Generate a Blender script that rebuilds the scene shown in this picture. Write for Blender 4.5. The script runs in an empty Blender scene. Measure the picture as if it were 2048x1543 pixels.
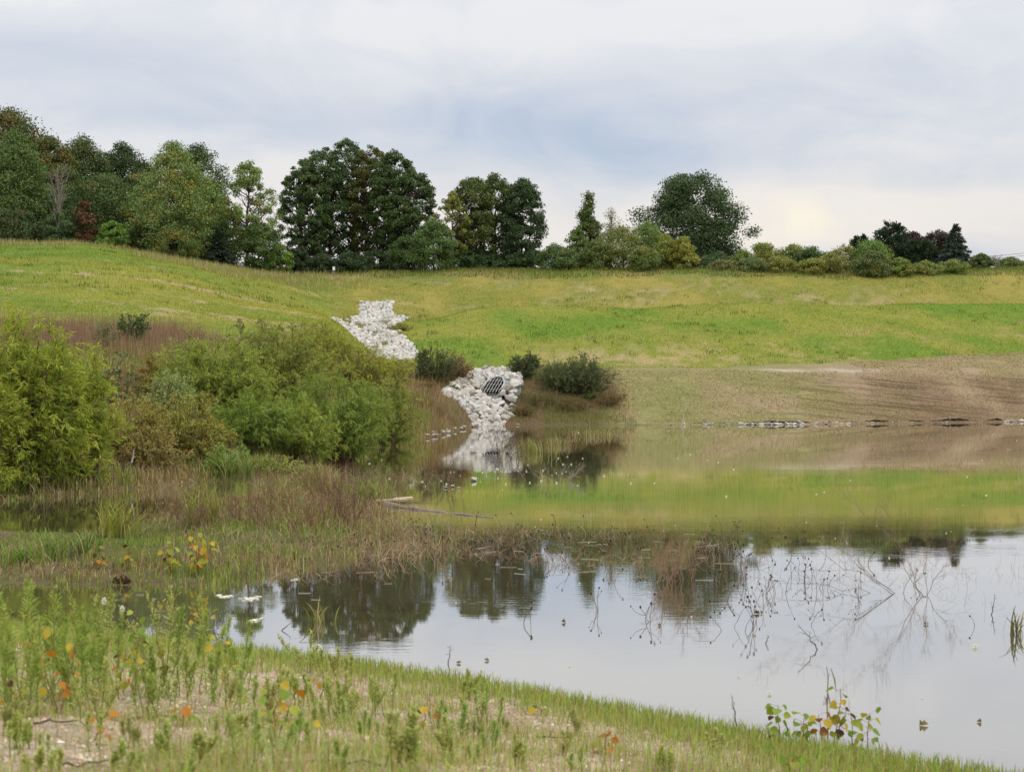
import bpy, math, random
import numpy as np

R = math.radians
sc = bpy.context.scene
COL = sc.collection
rng = np.random.default_rng(7)
random.seed(7)

# ------------------------------------------------------------------ camera
EYE = 3.6            # eye height above the water
F, PX0, YH = 3600.0, 1024.0, 714.0   # focal length and horizon in photo pixels
cam_d = bpy.data.cameras.new("camera")
cam_d.sensor_fit = 'HORIZONTAL'
cam_d.sensor_width = 36.0
cam_d.lens = 36.0 * F / 2048.0
cam_d.clip_start, cam_d.clip_end = 0.1, 9000
cam_d.dof.use_dof = True
cam_d.dof.focus_distance = 60.0
cam_d.dof.aperture_fstop = 4.0
cam = bpy.data.objects.new("camera", cam_d)
cam.location = (0, 0, EYE)
cam.rotation_euler = (R(90) - math.atan((771.5 - YH) / F), 0, 0)
COL.objects.link(cam)
sc.camera = cam

# ------------------------------------------------------------------ world, sun, exposure
SUN_EL, SUN_AZ = 52.0, 128.0         # degrees; azimuth clockwise from the view direction (+Y)
sc.view_settings.view_transform = 'Standard'
sc.view_settings.look = 'None'
sc.view_settings.gamma = 1.0
sc.view_settings.exposure = 0.0


class NT:
    """small node-tree helper"""
    def __init__(self, tree):
        self.t = tree

    def n(self, typ, ins=None, **props):
        nd = self.t.nodes.new(typ)
        for k, v in props.items():
            setattr(nd, k, v)
        for k, v in (ins or {}).items():
            s = nd.inputs[k]
            if isinstance(v, bpy.types.NodeSocket):
                self.t.links.new(v, s)
            else:
                s.default_value = v
        return nd

    def math(self, op, a, b=None, clamp=False):
        nd = self.t.nodes.new('ShaderNodeMath')
        nd.operation = op
        nd.use_clamp = clamp
        for i, v in enumerate((a, b)):
            if v is None:
                continue
            if isinstance(v, bpy.types.NodeSocket):
                self.t.links.new(v, nd.inputs[i])
            else:
                nd.inputs[i].default_value = v
        return nd.outputs[0]

    def mix(self, fac, a, b, blend='MIX'):
        nd = self.t.nodes.new('ShaderNodeMix')
        nd.data_type = 'RGBA'
        nd.blend_type = blend
        for i, v in ((0, fac), (6, a), (7, b)):
            if isinstance(v, bpy.types.NodeSocket):
                self.t.links.new(v, nd.inputs[i])
            else:
                nd.inputs[i].default_value = v if i == 0 else (*v, 1) if len(v) == 3 else v
        return nd.outputs[2]

    def ramp(self, fac, stops):
        nd = self.t.nodes.new('ShaderNodeValToRGB')
        cr = nd.color_ramp
        while len(cr.elements) < len(stops):
            cr.elements.new(0.5)
        for e, (p, c) in zip(cr.elements, stops):
            e.position = p
            e.color = (*c, 1) if not isinstance(c, (int, float)) else (c, c, c, 1)
        self.t.links.new(fac, nd.inputs[0])
        return nd.outputs[0]


world = bpy.data.worlds.new("World")
sc.world = world
world.use_nodes = True
wt = world.node_tree
wt.nodes.clear()
w = NT(wt)
gen = w.n('ShaderNodeTexCoord').outputs['Generated']
sky = w.n('ShaderNodeTexSky', sky_type='NISHITA', sun_disc=False)
sky.sun_elevation = R(SUN_EL)
sky.sun_rotation = R(SUN_AZ)
sep = w.n('ShaderNodeSeparateXYZ', {0: gen})
zz = w.math('MAXIMUM', sep.outputs['Z'], 0.0)
den = w.math('ADD', zz, 0.055)
cx = w.math('DIVIDE', sep.outputs['X'], den)
cy = w.math('DIVIDE', sep.outputs['Y'], den)
cvec = w.n('ShaderNodeCombineXYZ', {0: cx, 1: cy, 2: 0.0}).outputs[0]
n1 = w.n('ShaderNodeTexNoise', {'Vector': cvec, 'Scale': 0.42, 'Detail': 5.0, 'Roughness': 0.5, 'Distortion': 0.5}).outputs['Fac']
# long soft streaks, stretched along the horizon
sv = w.n('ShaderNodeCombineXYZ', {0: w.math('MULTIPLY', sep.outputs['X'], 6.0), 1: w.math('MULTIPLY', sep.outputs['Y'], 2.0), 2: w.math('MULTIPLY', sep.outputs['Z'], 26.0)}).outputs[0]
n2 = w.n('ShaderNodeTexNoise', {'Vector': sv, 'Scale': 0.9, 'Detail': 5.0, 'Roughness': 0.5, 'Distortion': 0.4}).outputs['Fac']

pv = w.n('ShaderNodeCombineXYZ', {0: w.math('MULTIPLY', sep.outputs['X'], 14.0), 1: w.math('MULTIPLY', sep.outputs['Y'], 6.0), 2: w.math('MULTIPLY', sep.outputs['Z'], 30.0)}).outputs[0]
n3 = w.n('ShaderNodeTexNoise', {'Vector': pv, 'Scale': 0.8, 'Detail': 8.0, 'Roughness': 0.55, 'Distortion': 1.2}).outputs['Fac']


def blob(az, el, saz, sel):
    """soft patch of cloud round a direction"""
    d = (math.sin(R(az)), math.cos(R(az)))
    side = w.math('SUBTRACT', w.math('MULTIPLY', sep.outputs['X'], d[1]), w.math('MULTIPLY', sep.outputs['Y'], d[0]))
    fwd = w.math('ADD', w.math('MULTIPLY', sep.outputs['X'], d[0]), w.math('MULTIPLY', sep.outputs['Y'], d[1]))
    a = w.math('POWER', w.math('DIVIDE', side, math.sin(R(saz))), 2.0)
    b = w.math('POWER', w.math('DIVIDE', w.math('SUBTRACT', sep.outputs['Z'], math.sin(R(el))), math.sin(R(sel))), 2.0)
    g = w.math('EXPONENT', w.math('MULTIPLY', w.math('ADD', a, b), -1.0))
    return w.math('MULTIPLY', g, w.math('GREATER_THAN', fwd, 0.0))


blue = w.math('ADD', w.math('ADD', w.math('MULTIPLY', n1, 0.40), w.math('MULTIPLY', n2, 0.26)), w.math('MULTIPLY', n3, 0.36))
for b, k in ((blob(1.5, 7.2, 5.5, 1.3), 0.24), (blob(4.5, 6.0, 4, .7), 0.12), (blob(-13, 9.4, 6, .8), 0.16), (blob(-9, 7.4, 6, .9), 0.16), (blob(12.5, 8.3, 5.5, 1.6), 0.17), (blob(14, 5.6, 4, .8), 0.10), (blob(13, 3.1, 4.5, 0.6), 0.22),
             (blob(-9, 4.6, 7, 1.3), -0.20), (blob(8.6, 4.8, 4.0, 0.9), -0.22), (blob(-1, 10.4, 8, .9), -0.14), (blob(3.5, 3.4, 5, 1.0), -0.16), (blob(-14, 11, 4, .6), -0.10), (blob(9, 10.6, 4, .6), -0.08)):
    blue = w.math('ADD', blue, w.math('MULTIPLY', b, k))
bmask = w.ramp(blue, [(0.44, 0.0), (0.80, 1.0)])
warm = w.ramp(zz, [(0.015, (0.88, 0.81, 0.74)), (0.075, (0.87, 0.83, 0.80)), (0.13, (0.84, 0.835, 0.85)), (0.2, (0.87, 0.875, 0.90))])
cool = w.ramp(zz, [(0.0, (0.64, 0.68, 0.76)), (0.10, (0.49, 0.58, 0.72)), (0.2, (0.57, 0.63, 0.75))])
cloud = w.mix(bmask, warm, cool)
glow = w.math('MULTIPLY', blob(9.2, 4.3, 3.4, 0.85), w.ramp(n3, [(0.36, 0.15), (0.60, 1.0)]))
cloud = w.mix(glow, cloud, (1.0, 0.92, 0.78))
# an overcast sky is brighter overhead than at the horizon
lift = w.ramp(zz, [(0.0, 1.0), (0.22, 1.0), (0.6, 1.5), (1.0, 2.1)])
cloud = w.mix(1.0, cloud, lift, 'MULTIPLY')
cloud10 = w.mix(1.0, cloud, (10.0, 10.0, 10.0), 'MULTIPLY')
cover = w.mix(0.94, sky.outputs[0], cloud10)
bg = w.n('ShaderNodeBackground', {'Color': cover, 'Strength': 0.1})
wt.links.new(bg.outputs[0], w.n('ShaderNodeOutputWorld').inputs[0])

sun_d = bpy.data.lights.new("sun", 'SUN')
sun_d.energy = 1.5
sun_d.angle = R(11)
sun_d.color = (1.0, 0.95, 0.87)
sun = bpy.data.objects.new("sun", sun_d)
sun.rotation_euler = (R(90 - SUN_EL), 0, R(180 - SUN_AZ))
COL.objects.link(sun)


# ------------------------------------------------------------------ helpers
def hash2(ix, iy, seed):
    h = (ix.astype(np.int64) * 374761393 + iy.astype(np.int64) * 668265263 + seed * 974711) & 0x7fffffff
    h = ((h ^ (h >> 13)) * 1274126177) & 0x7fffffff
    return ((h ^ (h >> 16)) & 0xffff) / 65535.0


def vnoise(x, y, seed=0):
    ix, iy = np.floor(x), np.floor(y)
    fx, fy = x - ix, y - iy
    fx = fx * fx * (3 - 2 * fx)
    fy = fy * fy * (3 - 2 * fy)
    a, b = hash2(ix, iy, seed), hash2(ix + 1, iy, seed)
    c, d = hash2(ix, iy + 1, seed), hash2(ix + 1, iy + 1, seed)
    return (a + (b - a) * fx) * (1 - fy) + (c + (d - c) * fx) * fy


def fbm(x, y, seed=0, octv=4):
    x, y = np.asarray(x, float), np.asarray(y, float)
    s, a, t = 0, 1.0, 0
    for i in range(octv):
        s = s + a * vnoise(x, y, seed + i * 17)
        t += a
        a *= 0.5
        x, y = x * 2.03 + 11.3, y * 2.03 + 5.7
    return s / t            # 0..1


def sstep(a, b, x):
    t = np.clip((x - a) / (b - a), 0, 1)
    return t * t * (3 - 2 * t)


def build_mesh(name, V, faces, cols=None, smooth=False):
    """faces: list of (n,k) int arrays; cols: (len(V),3|4) point colours"""
    me = bpy.data.meshes.new(name)
    V = np.asarray(V, np.float32)
    me.vertices.add(len(V))
    me.vertices.foreach_set('co', V.ravel())
    faces = [np.asarray(f, np.int32) for f in faces if len(f)]
    loops = np.concatenate([f.ravel() for f in faces])
    tot = np.concatenate([np.full(len(f), f.shape[1], np.int32) for f in faces])
    start = np.concatenate([[0], np.cumsum(tot)[:-1]]).astype(np.int32)
    me.loops.add(len(loops))
    me.loops.foreach_set('vertex_index', loops)
    me.polygons.add(len(tot))
    me.polygons.foreach_set('loop_start', start)
    me.polygons.foreach_set('loop_total', tot)
    me.polygons.foreach_set('use_smooth', np.full(len(tot), smooth, bool))
    if cols is not None:
        cols = np.asarray(cols, np.float32)
        if cols.shape[1] == 3:
            cols = np.concatenate([cols, np.ones((len(cols), 1), np.float32)], 1)
        at = me.attributes.new('Col', 'FLOAT_COLOR', 'POINT')
        at.data.foreach_set('color', cols.ravel())
    me.update(calc_edges=True)
    return me


class Geo:
    """collects pieces of geometry for ONE mesh"""
    def __init__(self):
        self.V, self.F3, self.F4, self.C, self.n = [], [], [], [], 0

    def add(self, V, F, C):
        V = np.asarray(V, float).reshape(-1, 3)
        F = np.asarray(F, int) + self.n
        C = np.asarray(C, float)
        if C.ndim == 1:
            C = np.tile(C, (len(V), 1))
        self.V.append(V)
        (self.F3 if F.shape[1] == 3 else self.F4).append(F)
        self.C.append(C)
        self.n += len(V)

    def addmore(self, F):       # faces on the verts added last
        pass

    def mesh(self, name, smooth=False):
        fs = []
        if self.F3:
            fs.append(np.concatenate(self.F3))
        if self.F4:
            fs.append(np.concatenate(self.F4))
        return build_mesh(name, np.concatenate(self.V), fs, np.concatenate(self.C), smooth)

    def obj(self, name, material, parent=None, smooth=False):
        return link(name, self.mesh(name, smooth), material, parent)


def link(name, me, material, parent=None, loc=None):
    o = bpy.data.objects.new(name, me)
    if material is not None and not me.materials:
        me.materials.append(material)
    COL.objects.link(o)
    if parent is not None:
        o.parent = parent
    if loc is not None:
        o.location = loc
    return o


def tag(o, label=None, cat=None, group=None, kind=None):
    if label:
        o['label'] = label
    if cat:
        o['category'] = cat
    if group:
        o['group'] = group
    if kind:
        o['kind'] = kind
    return o


def thing(name, label, cat, loc, group=None, rotz=0.0):
    o = bpy.data.objects.new(name, None)
    o.empty_display_size = 0.2
    COL.objects.link(o)
    o.location = loc
    o.rotation_euler = (0, 0, rotz)
    return tag(o, label, cat, group)


def dup(o, loc, rot=None, scale=None, label=None, group=None):
    c = o.copy()
    COL.objects.link(c)
    c.location = loc
    if rot is not None:
        c.rotation_euler = rot
    if scale is not None:
        c.scale = scale if hasattr(scale, '__len__') else (scale,) * 3
    if label:
        c['label'] = label
    if group:
        c['group'] = group
    for ch in list(o.children):
        d = ch.copy()
        COL.objects.link(d)
        d.parent = c
    return c


def tube(P, rad, sides=5):
    P = np.asarray(P, float)
    rad = np.broadcast_to(np.asarray(rad, float), (len(P),))
    T = np.gradient(P, axis=0)
    T /= np.linalg.norm(T, axis=1)[:, None] + 1e-9
    ref = np.where(np.abs(T[:, 2:3]) > 0.9, [[1., 0, 0]], [[0, 0, 1.]])
    A = np.cross(T, ref)
    A /= np.linalg.norm(A, axis=1)[:, None] + 1e-9
    B = np.cross(T, A)
    th = np.linspace(0, 2 * np.pi, sides, endpoint=False)
    ring = P[:, None] + rad[:, None, None] * (np.cos(th)[None, :, None] * A[:, None] + np.sin(th)[None, :, None] * B[:, None])
    V = ring.reshape(-1, 3)
    i = np.arange(len(P) - 1)[:, None] * sides
    j = np.arange(sides)[None, :]
    k = (j + 1) % sides
    Fq = np.stack([i + j, i + k, i + sides + k, i + sides + j], -1).reshape(-1, 4)
    return V, Fq


def tubes_many(P, rad, sides=3):
    """P (n,m,3) polylines, rad (n,m): all at once"""
    n, m, _ = P.shape
    T = np.gradient(P, axis=1)
    T /= np.linalg.norm(T, axis=2)[..., None] + 1e-9
    ref = np.array([0.31, 0.95, 0.05])
    A = np.cross(T, ref)
    A /= np.linalg.norm(A, axis=2)[..., None] + 1e-9
    B = np.cross(T, A)
    th = np.linspace(0, 2 * np.pi, sides, endpoint=False)
    V = P[:, :, None] + rad[:, :, None, None] * (np.cos(th)[:, None] * A[:, :, None] + np.sin(th)[:, None] * B[:, :, None])
    base = (np.arange(n) * m * sides)[:, None, None]
    i = (np.arange(m - 1) * sides)[None, :, None]
    j = np.arange(sides)[None, None, :]
    k = (j + 1) % sides
    Fq = np.stack([base + i + j, base + i + k, base + i + sides + k, base + i + sides + j], -1).reshape(-1, 4)
    return V.reshape(-1, 3), Fq


def unit(v):
    return v / (np.linalg.norm(v, axis=-1, keepdims=True) + 1e-9)


def leaf_quads(P, axis, L, W, rs, droop=0.0):
    """diamond leaves: base P, direction axis, length L, width W (arrays)"""
    n = len(P)
    axis = unit(axis)
    side = unit(np.cross(axis, rs.normal(size=(n, 3))))
    nor = np.cross(side, axis)
    L, W = np.asarray(L)[:, None], np.asarray(W)[:, None]
    mid = P + axis * L * 0.45 + nor * L * 0.06
    tip = P + axis * L - np.array([0, 0, 1.0]) * L * droop
    V = np.stack([P, mid + side * W * 0.5, tip, mid - side * W * 0.5], 1).reshape(-1, 3)
    return V, np.arange(4 * n).reshape(-1, 4)


def pal(rs, n, base, jitter=0.18, accents=()):
    """n leaf colours round base; accents: (fraction, colour)"""
    c = np.tile(np.array(base, float), (n, 1))
    u = rs.random(n)
    s = 0.0
    for fr, col in accents:
        m = (u >= s) & (u < s + fr)
        c[m] = col
        s += fr
    c *= (1 + jitter * rs.normal(size=(n, 1)).clip(-2, 2))
    c *= 1 + 0.08 * rs.normal(size=(n, 3)).clip(-2, 2)
    return c.clip(0.004, 0.9)


# ------------------------------------------------------------------ materials
def mat(name):
    m = bpy.data.materials.new(name)
    m.use_nodes = True
    m.node_tree.nodes.clear()
    return m, NT(m.node_tree)


def out(m, t, sh, disp=None):
    o = t.n('ShaderNodeOutputMaterial')
    m.node_tree.links.new(sh, o.inputs[0])
    return m


def leaf_material(name, trans=0.35, rough=0.55, spec=0.25):
    m, t = mat(name)
    c = t.n('ShaderNodeAttribute', attribute_name='Col').outputs['Color']
    p = t.n('ShaderNodeBsdfPrincipled', {'Base Color': c, 'Roughness': rough, 'Specular IOR Level': spec})
    tc = t.mix(1.0, c, (1.15, 1.25, 0.6), 'MULTIPLY')
    tr = t.n('ShaderNodeBsdfTranslucent', {'Color': tc})
    s = t.n('ShaderNodeMixShader', {0: trans, 1: p.outputs[0], 2: tr.outputs[0]})
    return out(m, t, s.outputs[0])


def plain_material(name, rough=0.8, spec=0.2, metallic=0.0, nscale=0.0, namp=0.25, bump=0.0, bscale=20.0):
    """colour from the mesh's own Col attribute, broken up by noise"""
    m, t = mat(name)
    c = t.n('ShaderNodeAttribute', attribute_name='Col').outputs['Color']
    pos = t.n('ShaderNodeTexCoord').outputs['Object']
    if nscale:
        nz = t.n('ShaderNodeTexNoise', {'Vector': pos, 'Scale': nscale, 'Detail': 6.0, 'Roughness': 0.6}).outputs['Fac']
        c = t.mix(1.0, c, t.ramp(nz, [(0.25, 1 - namp), (0.75, 1 + namp)]), 'MULTIPLY')
    p = t.n('ShaderNodeBsdfPrincipled', {'Base Color': c, 'Roughness': rough, 'Specular IOR Level': spec, 'Metallic': metallic})
    if bump:
        nb = t.n('ShaderNodeTexNoise', {'Vector': pos, 'Scale': bscale, 'Detail': 6.0, 'Roughness': 0.65}).outputs['Fac']
        b = t.n('ShaderNodeBump', {'Height': nb, 'Strength': bump, 'Distance': 0.05})
        m.node_tree.links.new(b.outputs[0], p.inputs['Normal'])
    return out(m, t, p.outputs[0])


M_LEAF = leaf_material('tree_leaf', 0.22)
M_WILLOW = leaf_material('willow_leaf', 0.38)
M_WEED = leaf_material('weed_leaf', 0.40)
M_GRASS = leaf_material('grass_blade', 0.35, 0.7, 0.1)
M_DRY = plain_material('dry_stem', 0.85, 0.1)
M_BARK = plain_material('bark', 0.9, 0.1, nscale=6.0, namp=0.35)
M_STONE = plain_material('limestone', 0.85, 0.2, nscale=1.6, namp=0.28, bump=0.5, bscale=4.0)
M_METAL = plain_material('galvanised_steel', 0.42, 0.5, 0.75, nscale=12.0, namp=0.2)
M_DARK = plain_material('culvert_inside', 0.9, 0.05)
M_PAINT = plain_material('white_paint', 0.5, 0.4, nscale=2.0, namp=0.08)
M_WOOD = plain_material('weathered_wood', 0.85, 0.15, nscale=14.0, namp=0.4, bump=0.6, bscale=25.0)
M_FLUFF = leaf_material('feather', 0.3, 0.8, 0.1)


def terrain_material():
    m, t = mat('earth_and_turf')
    at = t.n('ShaderNodeAttribute', attribute_name='Col')
    c, rill = at.outputs['Color'], at.outputs['Alpha']
    pos = t.n('ShaderNodeTexCoord').outputs['Object']
    f1 = t.n('ShaderNodeTexNoise', {'Vector': pos, 'Scale': 7.0, 'Detail': 8.0, 'Roughness': 0.7}).outputs['Fac']
    c = t.mix(1.0, c, t.ramp(f1, [(0.28, 0.62), (0.72, 1.38)]), 'MULTIPLY')
    f2 = t.n('ShaderNodeTexNoise', {'Vector': pos, 'Scale': 0.9, 'Detail': 6.0, 'Roughness': 0.6}).outputs['Fac']
    c = t.mix(1.0, c, t.ramp(f2, [(0.3, (0.86, 0.9, 0.86)), (0.7, (1.14, 1.08, 1.1))]), 'MULTIPLY')
    # rills washed down the bare slope
    mp = t.n('ShaderNodeMapping', {'Vector': pos, 'Rotation': (0, 0, R(-42)), 'Scale': (0.16, 2.6, 0.3)}).outputs[0]
    rn = t.n('ShaderNodeTexNoise', {'Vector': mp, 'Scale': 1.3, 'Detail': 5.0, 'Roughness': 0.65, 'Distortion': 0.3}).outputs['Fac']
    rm = t.math('MULTIPLY', t.ramp(rn, [(0.50, 0.0), (0.64, 1.0)]), rill)
    c = t.mix(t.math('MULTIPLY', rm, 0.75), c, (0.105, 0.058, 0.033))
    h = t.math('ADD', t.math('MULTIPLY', f1, 1.0), t.math('MULTIPLY', rm, -1.2))
    b = t.n('ShaderNodeBump', {'Height': h, 'Strength': 0.7, 'Distance': 0.12})
    p = t.n('ShaderNodeBsdfPrincipled', {'Base Color': c, 'Roughness': 0.95, 'Specular IOR Level': 0.08, 'Normal': b.outputs[0]})
    return out(m, t, p.outputs[0])


def water_material():
    m, t = mat('pond_water')
    pos = t.n('ShaderNodeTexCoord').outputs['Object']
    mud = t.n('ShaderNodeTexNoise', {'Vector': pos, 'Scale': 0.12, 'Detail': 3.0}).outputs['Fac']
    c = t.ramp(mud, [(0.3, (0.098, 0.080, 0.042)), (0.7, (0.125, 0.102, 0.056))])
    m1 = t.n('ShaderNodeMapping', {'Vector': pos, 'Scale': (0.55, 2.2, 1)}).outputs[0]
    w1 = t.n('ShaderNodeTexNoise', {'Vector': m1, 'Scale': 3.2, 'Detail': 3.0, 'Roughness': 0.55}).outputs['Fac']
    m2 = t.n('ShaderNodeMapping', {'Vector': pos, 'Scale': (0.10, 0.35, 1)}).outputs[0]
    w2 = t.n('ShaderNodeTexNoise', {'Vector': m2, 'Scale': 1.0, 'Detail': 2.0}).outputs['Fac']
    amp = t.ramp(w2, [(0.40, 0.10), (0.66, 1.0)])
    b = t.n('ShaderNodeBump', {'Height': t.math('MULTIPLY', w1, amp), 'Strength': 0.024, 'Distance': 0.05})
    p = t.n('ShaderNodeBsdfPrincipled', {'Base Color': c, 'Roughness': 0.018, 'IOR': 2.4, 'Normal': b.outputs[0], 'Coat Weight': 1.0, 'Coat IOR': 1.6, 'Coat Roughness': 0.01, 'Coat Normal': b.outputs[0]})
    return out(m, t, p.outputs[0])


# ------------------------------------------------------------------ terrain: profiles of the basin, one per bearing
# knots: 0 camera, 1-2 near bank, 3 near shore, 4-5 pond floor, 6-7 marsh, 8-9 channel, 10 far shore, 11 low bank, 12 bank top, 13 bench or toe, 14 mid slope or berm crest, 15 trough, 16 crest, 17.. beyond
def H(py, D):
    return EYE + (YH - py) / F * D


def near(px):
    xs = [-2500, 0, 500, 900, 1300, 1700, 2048, 4500]
    ip = lambda v: float(np.interp(px, xs, v))
    return [(3, ip([2.1, 2.1, 2.1, 2.1, 2.0, 1.9, 1.8, 1.8])), (9, ip([1.45, 1.45, 1.42, 1.4, 1.2, .95, .75, .75])),
            (ip([16, 16, 15.5, 14.5, 13.5, 12.5, 12, 12]), ip([.75, .75, .62, .5, .4, .35, .3, .3])),
            (ip([24, 24, 21.8, 20, 17.8, 16, 15, 15]), 0.0)]


COLS = [
    (-2500, [(25.5, -.25), (27, -.2), (28.8, .06), (36, .1), (38, -.2), (43, -.2), (45, 0), (48, .3), (58, 1.2), (85, 5.2), (112, 9), (125, 10.8), (140, 12.5)]),
    (0, [(25.5, -.25), (27, -.2), (28.8, .06), (36, .1), (38, -.2), (43, -.2), (45, 0), (48, .3), (58, 1.2), (85, 5.2), (112, 9), (125, 10.8), (140, H(484, 140))]),
    (200, [(24.5, -.25), (26.5, -.2), (28.6, .05), (36, .1), (38, -.2), (46, -.2), (47.8, 0), (51, .3), (60, 1.4), (86, 5.13), (112, 8.8), (125, 10.6), (140, H(487, 140))]),
    (400, [(23.5, -.25), (26, -.2), (28.6, .05), (42, .1), (44, -.1), (50, -.1), (51.6, 0), (56, .4), (66, 1.5), (90, H(655, 90)), (114, 8.1), (128, 9.8), (144, H(522, 144))]),
    (550, [(23, -.25), (27, -.2), (30.5, .02), (44, .08), (47, .05), (52, .05), (56, .1), (60, .4), (72, 1.6), (96, H(650, 96)), (117, 7.4), (132, 9.0), (149, H(552, 149))]),
    (650, [(23, -.25), (27.5, -.15), (32, -.02), (46, .05), (49, .03), (60, -.02), (64, .03), (67, .4), (78, 1.7), (103, H(642, 103)), (120, H(620, 120)), (133, 7.9), (149, H(550, 149))]),
    (720, [(23, -.25), (28, -.12), (33, -.05), (46, .03), (50, -.05), (65, -.15), (68, 0), (72, .5), (84, 1.9), (110, 4.3), (120, H(652, 120)), (133, H(604, 133)), (150, H(546, 150))]),
    (800, [(22, -.25), (28, -.12), (34, -.06), (45, -.03), (50, -.1), (74, -.2), (77, 0), (80, .5), (92, 2.0), (108, H(713, 108)), (122, H(645, 122)), (133, H(607, 133)), (150, H(545, 150))]),
    (880, [(22, -.25), (28, -.12), (34, -.08), (44, -.05), (50, -.15), (79, -.2), (82, 0), (85, .4), (97, 2.0), (106, H(735, 106)), (124, H(630, 124)), (131, 6.3), (150, H(543, 150))]),
    (940, [(22, -.25), (28, -.12), (34, -.08), (44, -.08), (50, -.2), (91, -.3), (93.5, 0), (95.5, .55), (102, 2.6), (107, 3.0), (126, H(617, 126)), (132, 6.6), (149, H(542, 149))]),
    (1030, [(22, -.25), (28, -.12), (34, -.08), (42, -.10), (50, -.3), (93, -.3), (95.3, 0), (97, .6), (103, 2.86), (108, 3.0), (127, H(612, 127)), (133, 6.75), (149, H(542, 149))]),
    (1240, [(21, -.25), (28, -.14), (34, -.08), (42, -.12), (50, -.3), (93, -.3), (95.3, 0), (96.6, .35), (104, H(736, 104)), (108.5, 3.05), (129, H(608, 129)), (134.5, 6.9), (149, H(541, 149))]),
    (1600, [(20, -.25), (26, -.14), (34, -.08), (42, -.2), (50, -.4), (94, -.3), (96, 0), (97.2, .35), (105, H(738, 105)), (110, 3.1), (131, H(607, 131)), (137, 7.0), (150, H(540, 150))]),
    (2048, [(18, -.25), (25, -.2), (34, -.2), (42, -.3), (50, -.4), (98, -.3), (100.3, 0), (101.5, .35), (108, H(745, 108)), (119, H(706, 119)), (136, H(602, 136)), (142, 7.4), (155, H(533, 155))]),
    (4500, [(18, -.25), (25, -.2), (34, -.3), (42, -.4), (50, -.4), (98, -.3), (100.3, 0), (101.5, .35), (108, 2.7), (119, 3.9), (136, 7.9), (142, 7.4), (155, 11.4)]),
]
CX = np.array([c[0] for c in COLS], float)
KD, KZ = [], []
for px, pr in COLS:
    pts = near(px) + pr
    dc, zc = pts[-1]
    pts += [(dc + 30, zc + .25), (dc + 450, zc - 3.0), (6000, zc - 30)]
    KD.append([p[0] for p in pts])
    KZ.append([p[1] for p in pts])
KD, KZ = np.array(KD), np.array(KZ)
NK = KD.shape[1]

ug_in = np.linspace(-0.335, 0.335, 420)
ug_out = 0.335 * np.geomspace(1.02, 26, 34)
UG = np.concatenate([-ug_out[::-1], ug_in, ug_out])
YG = np.concatenate([[-60, -30, -12, -3], np.geomspace(3, 175, 640), np.geomspace(176, 6000, 26)])
PXG = PX0 + F * UG
# smooth interpolation of knots over the bearing
dk = np.stack([np.interp(PXG, CX, KD[:, k]) for k in range(NK)], 1)
zk = np.stack([np.interp(PXG, CX, KZ[:, k]) for k in range(NK)], 1)
ker = np.hanning(17)
ker /= ker.sum()
for a in (dk, zk):
    for k in range(NK):
        p = np.pad(a[:, k], 8, mode='edge')
        a[:, k] = np.convolve(p, ker, 'valid')
TG = np.empty((len(YG), len(UG)))      # knot coordinate
ZG = np.empty_like(TG)
kk = np.arange(NK)
for i in range(len(UG)):
    TG[:, i] = np.interp(YG, dk[i], kk)
    ZG[:, i] = np.interp(YG, dk[i], zk[i])
# round the breaks of slope
zs = ZG.copy()
for r in range(3):
    zs[1:-1] = 0.25 * zs[:-2] + 0.5 * zs[1:-1] + 0.25 * zs[2:]
far = sstep(50, 105, YG)[:, None]
ZG = ZG * (1 - far * .9) + zs * far * .9
WXG = UG[None, :] * np.maximum(YG, 3.0)[:, None]
WYG = np.repeat(YG[:, None], len(UG), 1)
marsh = sstep(4.6, 5.6, TG) * (1 - sstep(7.6, 8.6, TG))
slope = sstep(10.3, 11.5, TG) * (1 - sstep(16.5, 17.2, TG))
ZG += marsh * (fbm(WXG * .9, WYG * .9, 3) - .5) * 0.26
ZG += slope * ((fbm(WXG * .11, WYG * .11, 5, 3) - .5) * .7 * sstep(11.8, 13, TG) + (fbm(WXG * .8, WYG * .8, 6) - .5) * .16)
ZG += (1 - sstep(2.6, 3.3, TG)) * (fbm(WXG * 1.3, WYG * 1.3, 8) - .5) * .10

# culvert: a notch for the pipe in the bank
CUL = np.array([-0.80, 99.5, 1.50])           # floor of the outlet, middle of the mouth
AX = unit(np.array([-0.62, -0.78, 0.0]))      # direction in which the pipe points
LAT = np.array([-AX[1], AX[0], 0.0])
rel_a = (WXG - CUL[0]) * AX[0] + (WYG - CUL[1]) * AX[1]
rel_b = (WXG - CUL[0]) * LAT[0] + (WYG - CUL[1]) * LAT[1]
notch = (rel_a > -1.15) & (rel_a < 1.0) & (np.abs(rel_b) < 0.80)


def bil(G, x, y):
    x, y = np.asarray(x, float), np.asarray(y, float)
    u = x / np.maximum(y, 3.0)
    iu = np.clip(np.searchsorted(UG, u) - 1, 0, len(UG) - 2)
    iy = np.clip(np.searchsorted(YG, y) - 1, 0, len(YG) - 2)
    fu = np.clip((u - UG[iu]) / (UG[iu + 1] - UG[iu]), 0, 1)
    fy = np.clip((y - YG[iy]) / (YG[iy + 1] - YG[iy]), 0, 1)
    return (G[iy, iu] * (1 - fu) + G[iy, iu + 1] * fu) * (1 - fy) + (G[iy + 1, iu] * (1 - fu) + G[iy + 1, iu + 1] * fu) * fy


def ground(x, y):
    return bil(ZG, x, y)


def zone(x, y):
    return bil(TG, x, y)


YS = np.geomspace(7, 175, 4000)


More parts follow.
